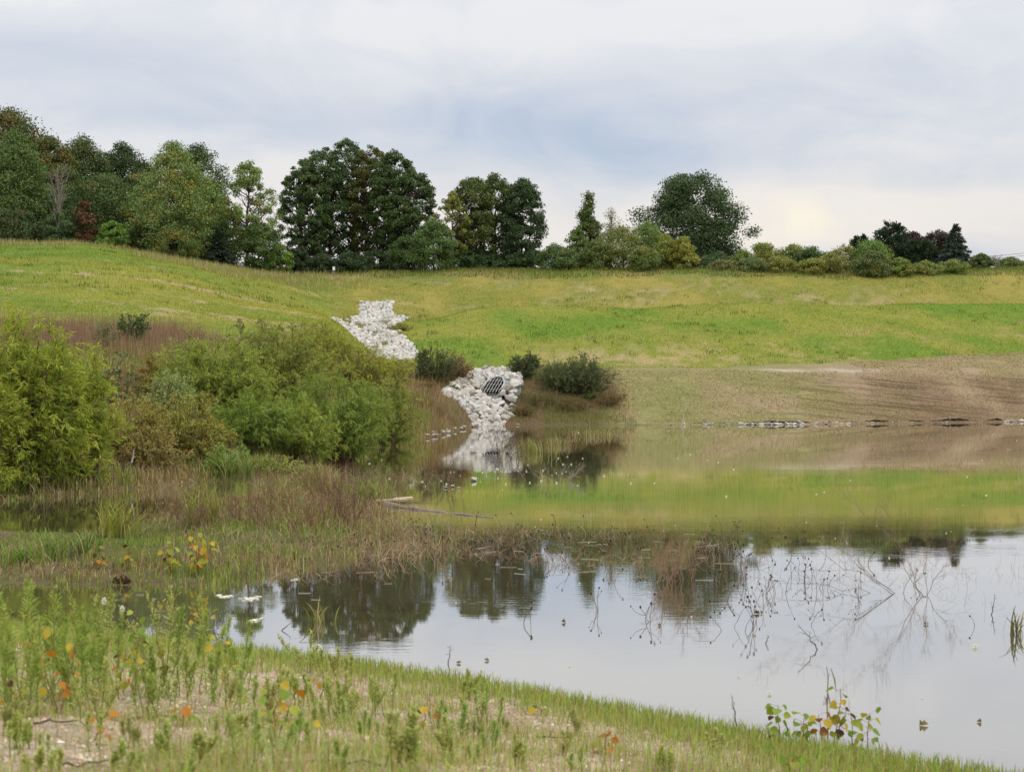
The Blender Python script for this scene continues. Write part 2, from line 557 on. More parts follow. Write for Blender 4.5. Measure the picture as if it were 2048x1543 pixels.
def hit(px, py, water=True):
    """where the sight line through a photo pixel first meets the ground or the water"""
    u = (px - PX0) / F
    zr = EYE + (YH - py) / F * YS
    g = ground(u * YS, YS)
    if water:
        g = np.maximum(g, 0.0)
    k = int(np.argmax(g >= zr)) if (g >= zr).any() else len(YS) - 1
    D = YS[k]
    return np.array([u * D, D, float(g[k])])


def at(px, D, dz=0.0):
    x = (px - PX0) / F * D
    return np.array([x, D, float(ground(x, D)) + dz])


def inside(poly, x, y):
    r = np.zeros(np.shape(x), bool)
    j = len(poly) - 1
    for i in range(len(poly)):
        (xi, yi), (xj, yj) = poly[i][:2], poly[j][:2]
        r ^= ((yi > y) != (yj > y)) & (x < (xj - xi) * (y - yi) / (yj - yi + 1e-12) + xi)
        j = i
    return r


# outlines of the stone chute and of the stone apron round the culvert, on the ground
CHUTE = [hit(*p, False) for p in ((722, 606), (785, 606), (783, 630), (818, 636), (788, 652), (838, 712), (806, 720), (765, 716), (706, 672), (660, 637), (720, 632))]
APRON = [hit(*p, False) for p in ((945, 748), (985, 741), (1026, 740), (1040, 758), (1041, 788), (1030, 806), (1026, 832), (1002, 849), (952, 849), (932, 824), (915, 806), (884, 789), (905, 770))]


ZG0 = ZG.copy()
ZG = np.where(notch, np.minimum(ZG, CUL[2] - 0.10), ZG)


def in_chute(x, y):
    return inside(CHUTE, x, y)


def in_apron(x, y):
    return inside(APRON, x, y)


# colours of the ground (albedo)
def terrain_colour(x, y, t):
    px = PX0 + F * x / np.maximum(y, 3.0)
    n1 = fbm(x * .09, y * .06, 21, 4)
    n2 = fbm(x * .35, y * .22, 22, 4)
    n3 = fbm(x * 1.6, y * 1.3, 23, 4)
    n4 = fbm(x * .05 + 3, y * .10, 29, 4)
    n5 = fbm((x + .55 * y) * .05 + 3, (y - .2 * x) * .22, 33, 4)
    C = lambda *c: np.array(c, float)

    def lerp(a, b, f):
        return a + (b - a) * np.asarray(f)[..., None]
    soil = lerp(C(.47, .365, .265), C(.36, .27, .185), sstep(.35, .65, n3))
    mud = lerp(C(.085, .070, .043), C(.12, .095, .058), n2)
    marshc = lerp(C(.14, .105, .060), C(.10, .11, .035), sstep(.4, .6, n2))
    brown = lerp(C(.155, .105, .058), C(.12, .115, .036), sstep(.4, .62, n2))
    tan = lerp(C(.30, .225, .138), C(.235, .215, .088), sstep(.40, .62, n1 * .6 + n2 * .4))
    red = C(.185, .118, .076)
    tan = lerp(tan, red, .8 * sstep(1500, 1900, px) * sstep(.38, .58, n4 * .5 + n2 * .5) * (1 - sstep(11.75, 12.0, t)))
    tan = lerp(tan, C(.215, .235, .075), .75 * np.exp(-((px - 1450) / 170.) ** 2) * sstep(.35, .55, n2) * sstep(10.8, 11.2, t) * (1 - sstep(11.5, 11.95, t)))
    green = lerp(C(.132, .205, .027), C(.222, .230, .042), sstep(.36, .62, n1 * .5 + n2 * .5))
    green = lerp(green, C(.31, .245, .115), .8 * sstep(.50, .68, n5 * .35 + n2 * .25 + n3 * .3 + .10 * (13.75 - t).clip(0, 1)) * sstep(1000, 1150, px) * (1 - .6 * sstep(13.35, 13.75, t)))
    strk = np.exp(-((t - 13.12 - .1 * n2) / .17) ** 2) * sstep(1050, 1250, px) * (1 - sstep(1650, 1850, px)) * sstep(.40, .60, n3 * .45 + n5 * .35 + n2 * .2)
    green = lerp(green, C(.36, .275, .15), .8 * strk)
    ochre = lerp(C(.262, .226, .054), C(.195, .205, .042), sstep(.38, .62, n1 * .5 + n2 * .5))
    ochre = lerp(ochre, C(.36, .27, .15), .7 * sstep(.54, .72, n2 * .3 + n4 * .4 + n3 * .3))
    lawn = lerp(C(.145, .205, .034), C(.245, .240, .046), sstep(.35, .63, n1 * .45 + n4 * .55))
    lawn = lerp(lawn, C(.36, .265, .16), .8 * sstep(.60, .72, n5 * .55 + n2 * .15 + n3 * .3))
    crest = lerp(C(.24, .20, .075), C(.16, .19, .045), sstep(.4, .6, n2))

    left = 1 - sstep(640, 720, px + 90 * (n2 - .5))
    right = sstep(1200, 1260, px + 60 * (n2 - .5))
    c = lerp(soil, mud, sstep(2.75, 3.15, t))
    c = lerp(c, marshc, sstep(5.0, 5.6, t) * (1 - sstep(1000, 1300, px)))
    c = lerp(c, mud, sstep(7.4, 8.0, t))
    bank = lerp(brown, tan, right)
    c = lerp(c, bank, sstep(9.8, 10.05, t))
    # above the bank: lawn on the left hill, green berm to the right
    toe = 12.86 + .25 * (n2 - .5)
    mid = lerp(green, lawn, left)
    c = lerp(c, mid, sstep(toe - .08, toe + .10, t))
    # tan tongue between the bench and the green toe far to the right
    c = lerp(c, tan, sstep(1650, 1900, px) * sstep(11.9, 12.0, t) * (1 - sstep(12.82, 12.93, t)))
    upper = lerp(ochre, lawn, left)
    c = lerp(c, upper, sstep(14.0, 14.25, t))
    c = lerp(c, crest, sstep(15.72, 15.95, t + .25 * (n2 - .5) + .35 * np.exp(-((px - 480) / 200.) ** 2)))
    c = lerp(c, C(.10, .13, .035), sstep(16.1, 16.6, t))
    # the gravel track along the bench
    trk = np.exp(-((t - (12.05 + .35 * sstep(1740, 2048, px) * 0)) / .055) ** 2) * sstep(1480, 1540, px) * (1 - sstep(1740, 1800, px))
    c = lerp(c, C(.42, .37, .30), .9 * trk)
    # bare scour by the culvert and the chute
    sc_ = np.exp(-((px - 965) / 70.) ** 2) * np.exp(-((t - 12.45) / .4) ** 2)
    c = lerp(c, C(.30, .22, .12), .8 * sc_)
    rill = right * sstep(10.1, 10.4, t) * (1 - sstep(11.8, 12.0, t)) * (.35 + .65 * sstep(1480, 1800, px)) * sstep(.35, .55, n4 * .4 + n2 * .6)
    return c, rill


colr, rill = terrain_colour(WXG, WYG, TG)
V = np.stack([WXG, WYG, ZG], -1).reshape(-1, 3)
ny, nx = ZG.shape
ii = (np.arange(ny - 1)[:, None] * nx + np.arange(nx - 1)[None, :])
FQ = np.stack([ii, ii + 1, ii + nx + 1, ii + nx], -1).reshape(-1, 4)
g_me = build_mesh('ground', V, [FQ], np.concatenate([colr.reshape(-1, 3), rill.reshape(-1, 1)], 1), True)
tag(link('ground', g_me, terrain_material()), kind='structure')

wv = np.array([[-260, 12, 0], [260, 12, 0], [260, 106, 0], [-260, 106, 0]], float)
tag(link('pond_water', build_mesh('pond_water', wv, [np.array([[0, 1, 2, 3]])]), water_material()), kind='structure')


# ------------------------------------------------------------------ grass and weeds nobody could count
def blades(P, Hh, W, C, rs, lean=0.35, seg=1):
    n = len(P)
    th = rs.random(n) * 2 * np.pi
    side = np.stack([np.cos(th), np.sin(th), np.zeros(n)], 1)
    ph = rs.random(n) * 2 * np.pi
    ln = (rs.random(n) ** 1.3 * lean)[:, None] * np.stack([np.cos(ph), np.sin(ph), np.zeros(n)], 1)
    Hh, W = Hh[:, None], W[:, None]
    b0, b1 = P - side * W * .5, P + side * W * .5
    tip = P + np.array([0, 0, 1.]) * Hh + ln * Hh
    if seg == 1:
        V = np.stack([b0, b1, tip], 1).reshape(-1, 3)
        return V, np.arange(3 * n).reshape(-1, 3), np.repeat(C, 3, 0)
    m = P + np.array([0, 0, .6]) * Hh + ln * Hh * .28
    V = np.stack([b0, b1, m + side * W * .42, tip - np.array([0, 0, .12]) * Hh * np.linalg.norm(ln, axis=1)[:, None] * 2, m - side * W * .42], 1).reshape(-1, 3)
    i = np.arange(n)[:, None] * 5
    F4 = i + np.array([[0, 1, 2, 4]])
    F3 = i + np.array([[4, 2, 3]])
    return V, (F4, F3), np.repeat(C, 5, 0)


def scatter(n, px0, px1, y0, y1, rs, power=2.0):
    """points spread evenly over the ground between two bearings and two distances"""
    y = (y0 ** power + (y1 ** power - y0 ** power) * rs.random(n)) ** (1 / power)
    u = (px0 + (px1 - px0) * rs.random(n) - PX0) / F
    return u * y, y


def grass_object(name, x, y, Hh, W, C, lean=.35, seg=1, material=None, zmin=None, sink=.01):
    z = ground(x, y) - sink
    if zmin is not None:
        z = np.maximum(z, zmin)
    P = np.stack([x, y, z], 1)
    V, Fc, Cc = blades(P, Hh, W, C, rng, lean, seg)
    fs = [Fc] if seg == 1 else list(Fc)
    o = link(name, build_mesh(name, V, fs, Cc), material or M_GRASS)
    return tag(o, kind='stuff')


# turf on the slopes
x, y = scatter(440000, -350, 2600, 84, 162, rng, 1.3)
t = zone(x, y)
c, _ = terrain_colour(x, y, t)
bare = c[:, 0] > c[:, 1] * 1.12
pxx = PX0 + F * x / y
keep = (t > 12.75) & (t < 16.4) & (~bare | (rng.random(len(x)) < .18))
chute_clear = in_chute(x, y)
keep &= ~chute_clear
x, y, c, t = x[keep], y[keep], c[keep], t[keep]
c = c * 1.32 * (1 + .15 * rng.normal(size=(len(x), 1)).clip(-2, 2)) * (1 + .08 * rng.normal(size=(len(x), 3)))
hh = (.05 + .10 * rng.random(len(x)) ** 1.5) * (.5 + .9 * fbm(x * .3, y * .3, 41))
grass_object('slope_grass', x, y, hh, .03 + .03 * rng.random(len(x)), c.clip(.01, .6), .5)

# darker weed tufts dotted over the turf
cx_, cy_ = scatter(1300, -350, 2600, 90, 152, rng, 1)
t = zone(cx_, cy_)
k = (t > 12.9) & (t < 16.1) & ~in_chute(cx_, cy_) & (fbm(cx_ * .08, cy_ * .08, 63) > .47)
cx_, cy_ = cx_[k], cy_[k]
n_ = 14
x = np.repeat(cx_, n_) + rng.normal(size=len(cx_) * n_) * .22
y = np.repeat(cy_, n_) + rng.normal(size=len(cx_) * n_) * .22
c = pal(rng, len(x), (.10, .17, .035), .25, ((.3, (.24, .20, .08)),))
grass_object('turf_weeds', x, y, .10 + .22 * rng.random(len(x)), .03 + .03 * rng.random(len(x)), c, .7)

# taller straw-coloured grass along the crest
x, y = scatter(45000, -60, 830, 128, 158, rng, 1)
t = zone(x, y)
pxx = PX0 + F * x / y
lo = np.interp(pxx, [0, 200, 300, 450, 600, 700, 760], [15.8, 15.75, 15.5, 15.1, 15.1, 15.35, 15.7])
k = (t > lo + .9 * (fbm(x * .2, y * .2, 43) - .5)) & (t < 16.3) & (rng.random(len(x)) < 1 - sstep(560, 800, pxx))
x, y = x[k], y[k]
c = pal(rng, len(x), (.36, .28, .125), .22, ((.3, (.24, .27, .075)), (.18, (.52, .45, .28))))
grass_object('crest_grass', x, y, .12 + .45 * rng.random(len(x)) ** 1.5, .02 + .03 * rng.random(len(x)), c, .5)
x, y = scatter(40000, 620, 2600, 146, 160, rng, 1)
t = zone(x, y)
pxx = PX0 + F * x / y
k = (t > 15.82 + .25 * (fbm(x * .3, y * .3, 62) - .5)) & (t < 16.35) & (rng.random(len(x)) < sstep(620, 820, pxx))
x, y = x[k], y[k]
c = pal(rng, len(x), (.19, .22, .05), .2, ((.3, (.27, .22, .09)), (.3, (.11, .17, .03))))
grass_object('crest_turf', x, y, .12 + .3 * rng.random(len(x)), .04 + .04 * rng.random(len(x)), c, .4)

# purple-brown switchgrass at the foot of the left hill
x, y = scatter(24000, -60, 480, 70, 88, rng)
t = zone(x, y)
pxx = PX0 + F * x / y
nz = fbm(x * .5, y * .5, 61)
k = (t > 12.45 + .4 * (nz - .5)) & (t < 12.97) & (rng.random(len(x)) < (1 - sstep(330, 470, pxx + 100 * (nz - .5))) * sstep(12.4, 12.8, t + .3 * (nz - .5)))
x, y = x[k], y[k]
c = pal(rng, len(x), (.27, .150, .125), .25, ((.3, (.36, .26, .17)),))
grass_object('switchgrass', x, y, .35 + .75 * rng.random(len(x)), .014 + .014 * rng.random(len(x)), c, .3)

# brown grass on the bank beside the culvert
x, y = scatter(70000, 690, 1275, 66, 106, rng)
t = zone(x, y)
pxx = PX0 + F * x / y
nz = fbm(x * .35, y * .35, 44)
pw = pxx + 110 * (nz - .5)
edge = 1215 + 45 * (12 - t)
dens = sstep(690, 800, pw) * (1 - sstep(edge - 50, edge + 20, pw)) * (1 - sstep(12.0, 12.7, t + .6 * (nz - .5))) * (.35 + .65 * sstep(.36, .55, nz))
k = (t > 10.02) & ~in_apron(x, y) & ~in_chute(x, y) & (rng.random(len(x)) < dens)
x, y, pxx = x[k], y[k], pxx[k]
lft = (pxx < 900)
c = pal(rng, len(x), (.26, .150, .090), .25, ((.22, (.19, .21, .055)), (.15, (.40, .30, .17))))
cr = pal(rng, len(x), (.215, .145, .080), .25, ((.36, (.15, .185, .05)), (.1, (.36, .27, .15))))
c = np.where(lft[:, None], c, cr)
grass_object('bank_grass', x, y, (.12 + .55 * rng.random(len(x)) ** 1.7) * np.where(lft, 1.15, .85), .014 + .016 * rng.random(len(x)), c, .6)

# reddish dead weeds among the willows
x, y = scatter(9000, 170, 470, 53, 78, rng, 1)
k = fbm(x * .5, y * .4, 64) > .45
x, y = x[k], y[k]
c = pal(rng, len(x), (.30, .165, .11), .25, ((.3, (.40, .29, .18)), (.2, (.20, .22, .07))))
grass_object('red_weeds', x, y, .4 + .9 * rng.random(len(x)), .012 + .014 * rng.random(len(x)), c, .35)

# undergrowth along the left shore under the willows
x, y = scatter(120000, -60, 860, 44, 92, rng, 1)
t = zone(x, y)
k = (t > 9.95) & (t < 12.75)
x, y, t = x[k], y[k], t[k]
n2 = fbm(x * .6, y * .6, 46)
c1 = pal(rng, len(x), (.31, .23, .115), .25, ((.25, (.45, .37, .21)),))
c2 = pal(rng, len(x), (.20, .28, .06), .25, ((.25, (.33, .36, .09)),))
c = np.where((n2 + .12 * rng.normal(size=len(x)) > .47)[:, None], c2, c1)
shore = 1 - sstep(10.05, 10.3, t)
grass_object('shore_undergrowth', x, y, (.10 + .40 * rng.random(len(x)) ** 1.5) * (1 - .6 * shore), .015 + .02 * rng.random(len(x)), c, .6, 2)

# marsh grass on the flooded tongue of land
x, y = scatter(80000, -60, 1010, 27.5, 60, rng, 1)
t = zone(x, y)
z = ground(x, y)
pxx = PX0 + F * x / y
k = (t > 5.2) & (t < 9.7) & (z > -.03) & (rng.random(len(x)) < np.interp(pxx, [0, 400, 600, 820, 1000], [.9, 1, 1, .65, .15])) & (fbm(x * .8, y * .8, 47) > np.interp(pxx, [0, 400, 600], [.42, .42, .43]))
x, y, pxx = x[k], y[k], pxx[k]
n2 = fbm(x * .45, y * .45, 48) + np.interp(pxx, [0, 250, 600, 900], [.10, .04, -.05, -.02])
c1 = pal(rng, len(x), (.29, .20, .11), .25, ((.2, (.45, .37, .22)), (.15, (.18, .10, .055))))
c2 = pal(rng, len(x), (.19, .26, .05), .25, ((.25, (.33, .34, .09)),))
c = np.where((n2 + .08 * rng.normal(size=len(x)) > .53)[:, None], c2, c1)
grass_object('marsh_grass', x, y, (.05 + .26 * rng.random(len(x)) ** 1.8) * np.interp(pxx, [0, 350, 550], [.55, .65, 1]), .008 + .012 * rng.random(len(x)), c, .9, 2, sink=.0)

# dead stems standing in the shallows
def stems_object(name, x, y, Hh, rad, C, rs, lean=.6, sink=.03, material=None):
    n = len(x)
    z = np.maximum(ground(x, y), -.15) - sink
    P = np.zeros((n, 4, 3))
    ph = rs.random(n) * 2 * np.pi
    ln = (rs.random(n) * lean)[:, None]
    d = np.stack([np.cos(ph), np.sin(ph)], 1)
    for j, s in enumerate((0, .4, .75, 1.0)):
        P[:, j, 0] = x + d[:, 0] * ln[:, 0] * Hh * s ** 1.6 + rs.normal(size=n) * .025 * (j > 0)
        P[:, j, 1] = y + d[:, 1] * ln[:, 0] * Hh * s ** 1.6 + rs.normal(size=n) * .025 * (j > 0)
        P[:, j, 2] = z + Hh * s * (1 - .45 * ln[:, 0] * s)
    rr = rad[:, None] * np.array([1, .85, .6, .3])[None]
    V, Fq = tubes_many(P, rr, 3)
    return tag(link(name, build_mesh(name, V, [Fq], np.repeat(C, 12, 0)), material or M_DRY), kind='stuff')


def band(n, rs):
    """the belt of drowned weeds: a strip across the shallows that thins out to the right"""
    x, y = scatter(n, 380, 1560, 28.5, 41, rs, 1)
    pxx = PX0 + F * x / y
    c = np.interp(pxx, [380, 700, 1000, 1250, 1560], [31, 33, 34.5, 33.8, 31.5])
    wd = np.interp(pxx, [380, 700, 1000, 1250, 1560], [3.5, 4.0, 4.2, 3.8, 1.8])
    dens = np.interp(pxx, [380, 500, 1300, 1480, 1560], [.7, 1, 1, .5, .1])
    k = (np.abs(y - c) < wd * (.4 + .9 * fbm(x * .7, y * .5, 51))) & (rs.random(n) < dens) & (fbm(x * 1.2, y * 1.2, 52) > .38)
    return x[k], y[k]


x, y = band(12000, rng)
c = pal(rng, len(x), (.30, .205, .125), .25, ((.3, (.42, .32, .20)), (.2, (.16, .10, .06))))
stems_object('drowned_weeds', x, y, .09 + .30 * rng.random(len(x)) ** 1.6, .0028 + .0022 * rng.random(len(x)), c, rng, 1.1)
# hair-thin drowned stems in the open water to the right
x, y = scatter(900, 1420, 2150, 24.5, 34, rng, 1)
pxx = PX0 + F * x / y
k = (np.abs(y - np.interp(pxx, [1420, 1700, 2150], [31, 28.5, 28.0])) < 3.2 * (.3 + fbm(x * .9, y * .7, 66))) & (fbm(x * 1.1, y * .9, 65) > .44)
x, y = x[k], y[k]
c = pal(rng, len(x), (.26, .17, .11), .25, ((.3, (.36, .27, .18)),))
stems_object('drowned_stems', x, y, .12 + .45 * rng.random(len(x)) ** 1.5, .0016 + .0014 * rng.random(len(x)), c, rng, 1.0)
# brown brush of the marsh
x, y = scatter(9500, -40, 900, 30, 58, rng, 1)
pxx = PX0 + F * x / y
t = zone(x, y)
k = (t > 5.3) & (t < 9.9) & (fbm(x * .5, y * .5, 53) > np.interp(pxx, [0, 250, 400, 600, 900], [.68, .62, .50, .42, .56])) & ~((t > 7.4) & (pxx < 500))
x, y = x[k], y[k]
c = pal(rng, len(x), (.32, .20, .115), .25, ((.3, (.44, .33, .20)), (.25, (.20, .23, .06))))
stems_object('marsh_brush', x, y, .12 + .45 * rng.random(len(x)) ** 1.5, .003 + .003 * rng.random(len(x)), c, rng, .9)

# straw and clods on the bare slope
x, y = scatter(165000, 1180, 2600, 95, 121, rng, 1)
t = zone(x, y)
pxx = PX0 + F * x / y
k = (t > 10.1) & ((t < 12.0) | ((pxx > 1700) & (t < 12.85))) & (fbm(x * .5, y * .4, 57) > .33)
x, y = x[k], y[k]
c = pal(rng, len(x), (.42, .32, .20), .22, ((.25, (.22, .14, .085)), (.22, (.30, .32, .11))))
grass_object('straw_litter', x, y, .02 + .06 * rng.random(len(x)) ** 1.5, .03 + .05 * rng.random(len(x)), c, 1.6)

# near shore grass
x, y = scatter(200000, -200, 2700, 13, 25, rng, 1)
t = zone(x, y)
z = ground(x, y)
pxx = PX0 + F * x / y
d = (3.02 - t)
k = (z > -.05) & (t < 3.1) & (rng.random(len(x)) < np.exp(-(d.clip(0, 9) / np.interp(pxx, [0, 500, 1000, 2048], [.34, .22, .20, .42])) ** 1.6))
x, y = x[k], y[k]
c = pal(rng, len(x), (.29, .37, .085), .2, ((.3, (.38, .37, .12)), (.1, (.36, .24, .14))))
grass_object('shore_grass', x, y, .06 + .14 * rng.random(len(x)), .006 + .006 * rng.random(len(x)), c, .5, 2)
# thin grass over the bare gravelly bank
x, y = scatter(180000, -200, 2600, 8, 23, rng, 1)
t = zone(x, y)
k = (t < 3.0) & (fbm(x * 1.1, y * 1.1, 55) + .12 * rng.normal(size=len(x)) > np.interp(PX0 + F * x / y, [0, 700, 1200, 2048], [.66, .60, .47, .43]))
x, y = x[k], y[k]
c = pal(rng, len(x), (.31, .37, .095), .22, ((.35, (.42, .40, .16)), (.15, (.40, .29, .18))))
grass_object('bank_turf', x, y, .03 + .16 * rng.random(len(x)) ** 2, .004 + .005 * rng.random(len(x)), c, .7, 2)

# dry litter lying on the bank
x, y = scatter(60000, -60, 2110, 8, 23, rng, 1)
t = zone(x, y)
k = (t < 2.9) & (fbm(x * 1.4, y * 1.4, 58) > .40)
x, y = x[k], y[k]
c = pal(rng, len(x), (.50, .41, .26), .22, ((.25, (.30, .20, .12)), (.25, (.36, .38, .14))))
grass_object('dry_litter', x, y, .015 + .06 * rng.random(len(x)) ** 1.5, .004 + .006 * rng.random(len(x)), c, 2.4)

# thin dry stalks standing about the bank
x, y = scatter(7000, -100, 2200, 8.5, 22, rng, 1)
t = zone(x, y)
k = (t < 2.97) & (fbm(x * 1.2, y * 1.2, 59) > .47)
x, y = x[k], y[k]
c = pal(rng, len(x), (.38, .34, .14), .25, ((.3, (.34, .40, .12)), (.3, (.30, .17, .10))))
stems_object('dry_stalks', x, y, .06 + .20 * rng.random(len(x)) ** 1.6, .0012 + .0012 * rng.random(len(x)), c, rng, 1.0)

# gravel of the near bank
def pebbles(name, x, y, s, C, rs):
    n = len(x)
    z = ground(x, y)
    base = np.array([[1, 0, 0], [.3, .9, .1], [-.8, .5, 0], [-.7, -.6, 0], [.4, -.9, 0], [0.1, .1, .75]], float)
    F3 = np.array([[0, 1, 5], [1, 2, 5], [2, 3, 5], [3, 4, 5], [4, 0, 5]])
    a = rs.random(n) * 6.28
    ca, sa = np.cos(a), np.sin(a)
    B = base[None] * (1 + .25 * rs.normal(size=(n, 6, 3)))
    V = np.empty((n, 6, 3))
    V[..., 0] = B[..., 0] * ca[:, None] - B[..., 1] * sa[:, None]
    V[..., 1] = (B[..., 0] * sa[:, None] + B[..., 1] * ca[:, None])
    V[..., 2] = B[..., 2]
    V = V * s[:, None, None] + np.stack([x, y, z - .1 * s], 1)[:, None]
    Fc = (np.arange(n)[:, None, None] * 6 + F3[None]).reshape(-1, 3)
    return tag(link(name, build_mesh(name, V.reshape(-1, 3), [Fc], np.repeat(C, 6, 0)), M_STONE), kind='stuff')


x, y = scatter(60000, -60, 2110, 8, 24, rng, 1)
k = zone(x, y) < 2.95
x, y = x[k], y[k]
c = pal(rng, len(x), (.45, .355, .245), .2, ((.2, (.56, .49, .38)), (.25, (.30, .21, .14))))
pebbles('gravel', x, y, .006 + .020 * rng.random(len(x)) ** 3, c, rng)


# ------------------------------------------------------------------ trees
def envelope(shape, t):
    """half width of a crown (1 = widest) at height t (0 bottom .. 1 top)"""
    t = np.asarray(t, float)
    if shape == 'round':
        return np.sqrt(np.clip(1 - ((t - .48) / .52) ** 2, 0, 1))
    if shape == 'dome':
        return np.where(t < .35, .72 + .28 * t / .35, np.sqrt(np.clip(1 - ((t - .35) / .65) ** 2, 0, 1)))
    if shape == 'oval':
        return np.clip(np.sin(np.pi * (.10 + .88 * t) ** .85), 0, 1) ** .75
    if shape == 'cone':
        return np.clip(1 - t, 0, 1) ** .75 * np.clip(.55 + t * 3, 0, 1)
    if shape == 'column':
        return np.clip(np.minimum(1, .55 + t * 1.6), 0, 1) * np.clip((1 - t) / .35, 0, 1) ** .5
    return np.ones_like(t)


def limb(a, b, rs, bend=.12, m=5, up=.35):
    s = np.linspace(0, 1, m)[:, None]
    a, b = np.asarray(a), np.asarray(b)
    L = np.linalg.norm(b - a)
    c = a * (1 - s) + b * s
    c = c - np.array([0, 0, 1]) * (s * (1 - s)) * L * up + rs.normal(size=(m, 3)) * L * bend * .3 * (s * (1 - s)) * 2
    return c


def make_tree(spec_seed, Hh, W, shape, base, colour, accents=(), leaves=9000, clumps=None, trunks=1, leaf=.26, cr=.105, jitter=.10, spread=.25, lean=0.0, bark=(.09, .072, .055), shell=.2, limbs=40, rag=.8):
    leaves = int(leaves * 2.2)
    leaf = leaf * .72
    rs = np.random.default_rng(spec_seed)
    clumps = clumps or int(60 + 5 * W * Hh * .9)
    hb = Hh * base
    t = rs.random(clumps * 3) ** .85
    a = rs.random(len(t)) * 2 * np.pi
    ph1, ph2 = rs.random(2) * 6.28
    wob = 1 + rag * (.13 * np.sin(2 * a + ph1 + 3 * t) + .12 * np.sin(5 * a + ph2 + 7 * t) + .08 * rs.normal(size=len(t)))
    rad = envelope(shape, t) * W * .5 * wob * np.sqrt(shell + (1 - shell) * rs.random(len(t)))
    k = rs.random(len(t)) < np.clip(envelope(shape, t) + .12, 0, 1)
    t, a, rad = t[k][:clumps], a[k][:clumps], rad[k][:clumps]
    rc0 = W * cr * (.7 + .6 * rs.random(len(t)))
    rad = np.maximum(rad - rc0 * .55, 0)
    cz = hb + (Hh - hb) * t - rc0 * .35
    C = np.stack([rad * np.cos(a) + lean * cz, rad * np.sin(a), cz], 1)
    # leaves clustered on the clumps, thickest at their upper outer side
    vol = rc0 ** 2
    cnt = rs.choice(len(C), size=leaves, p=vol / vol.sum())
    d = unit(rs.normal(size=(leaves, 3)))
    rr = rc0[cnt] * (rs.random(leaves) ** .42 + .10 * rs.normal(size=leaves))
    P = C[cnt] + d * rr[:, None] * np.array([1.08, 1.08, .72])
    outw = unit(C[cnt] * np.array([1, 1, 0]) + np.array([0, 0, 1e-3]))
    nor = unit(d * .5 + .35 * outw + np.array([0, 0, .40]) + .8 * rs.normal(size=(leaves, 3)))
    ax = unit(np.cross(nor, rs.normal(size=(leaves, 3))) + np.array([0, 0, -.25]))
    L = (leaf * (.7 + .6 * rs.random(leaves)))[:, None]
    sd = unit(np.cross(ax, nor)) * L * .31
    V = np.stack([P - ax * L * .5, P - ax * L * .05 + sd, P + ax * L * .5, P - ax * L * .05 - sd], 1).reshape(-1, 3)
    Fq = np.arange(4 * leaves).reshape(-1, 4)
    ccl = 1 + .10 * rs.normal(size=len(C)).clip(-2, 2)
    cc = np.array([1.48, 1.60, 1.35]) * pal(rs, leaves, colour, jitter) * ccl[cnt][:, None]
    for fr, col in accents:            # whole sprigs turn colour together
        hot = rs.random(len(C)) < fr * 1.5
        m = (hot[cnt] & (rs.random(leaves) < .55)) | (rs.random(leaves) < fr * .25)
        cc[m] = 1.25 * pal(rs, int(m.sum()), col, jitter)
    crown = build_mesh('crown', V, [Fq], np.repeat(cc.clip(.004, .8), 4, 0))
    # trunk and limbs
    g = Geo()
    tops = []
    for j in range(trunks):
        th = rs.random() * 6.28
        off = np.array([np.cos(th), np.sin(th), 0]) * (W * .07 * (trunks > 1))
        topp = np.array([off[0] * (1 + 3 * spread) * 1.6 + lean * Hh, off[1] * 2.5, Hh * (.88 if trunks == 1 else .72 + .16 * rs.random())])
        m = 9
        s = np.linspace(0, 1, m)
        pth = off * (1 - s)[:, None] + topp * s[:, None] + rs.normal(size=(m, 3)) * np.array([1, 1, 0]) * Hh * .008 * (s[:, None] > 0)
        pth[0, 2] = -.35
        r0 = Hh * .017 * (1 if trunks == 1 else .72)
        Vt, Ft = tube(pth, r0 * (1 - .88 * s) + .012 + r0 * .5 * np.exp(-s * 18), 7)
        g.add(Vt, Ft, np.array(bark) * (1 + .15 * rs.normal()))
        tops.append(pth)
    for i in rs.permutation(len(C))[:limbs]:
        j = int(np.argmin([np.hypot(*(p[4, :2] - C[i, :2])) + .3 * rs.random() for p in tops]))
        p = tops[j]
        z0 = np.clip(C[i, 2] - (.35 + .5 * rs.random()) * np.hypot(*(C[i, :2] - p[4, :2])) - .06 * Hh, hb * .8 + .02 * Hh, Hh * .8)
        a0 = np.array([np.interp(z0, p[:, 2], p[:, 0]), np.interp(z0, p[:, 2], p[:, 1]), z0])
        q = limb(a0, C[i], rs, .3, 5, .18)
        r0 = Hh * .006 * (.6 + .6 * rs.random())
        Vt, Ft = tube(q, np.linspace(r0, .012, 5), 4)
        g.add(Vt, Ft, np.array(bark) * (1 + .15 * rs.normal()))
    return g.mesh('trunk', True), crown


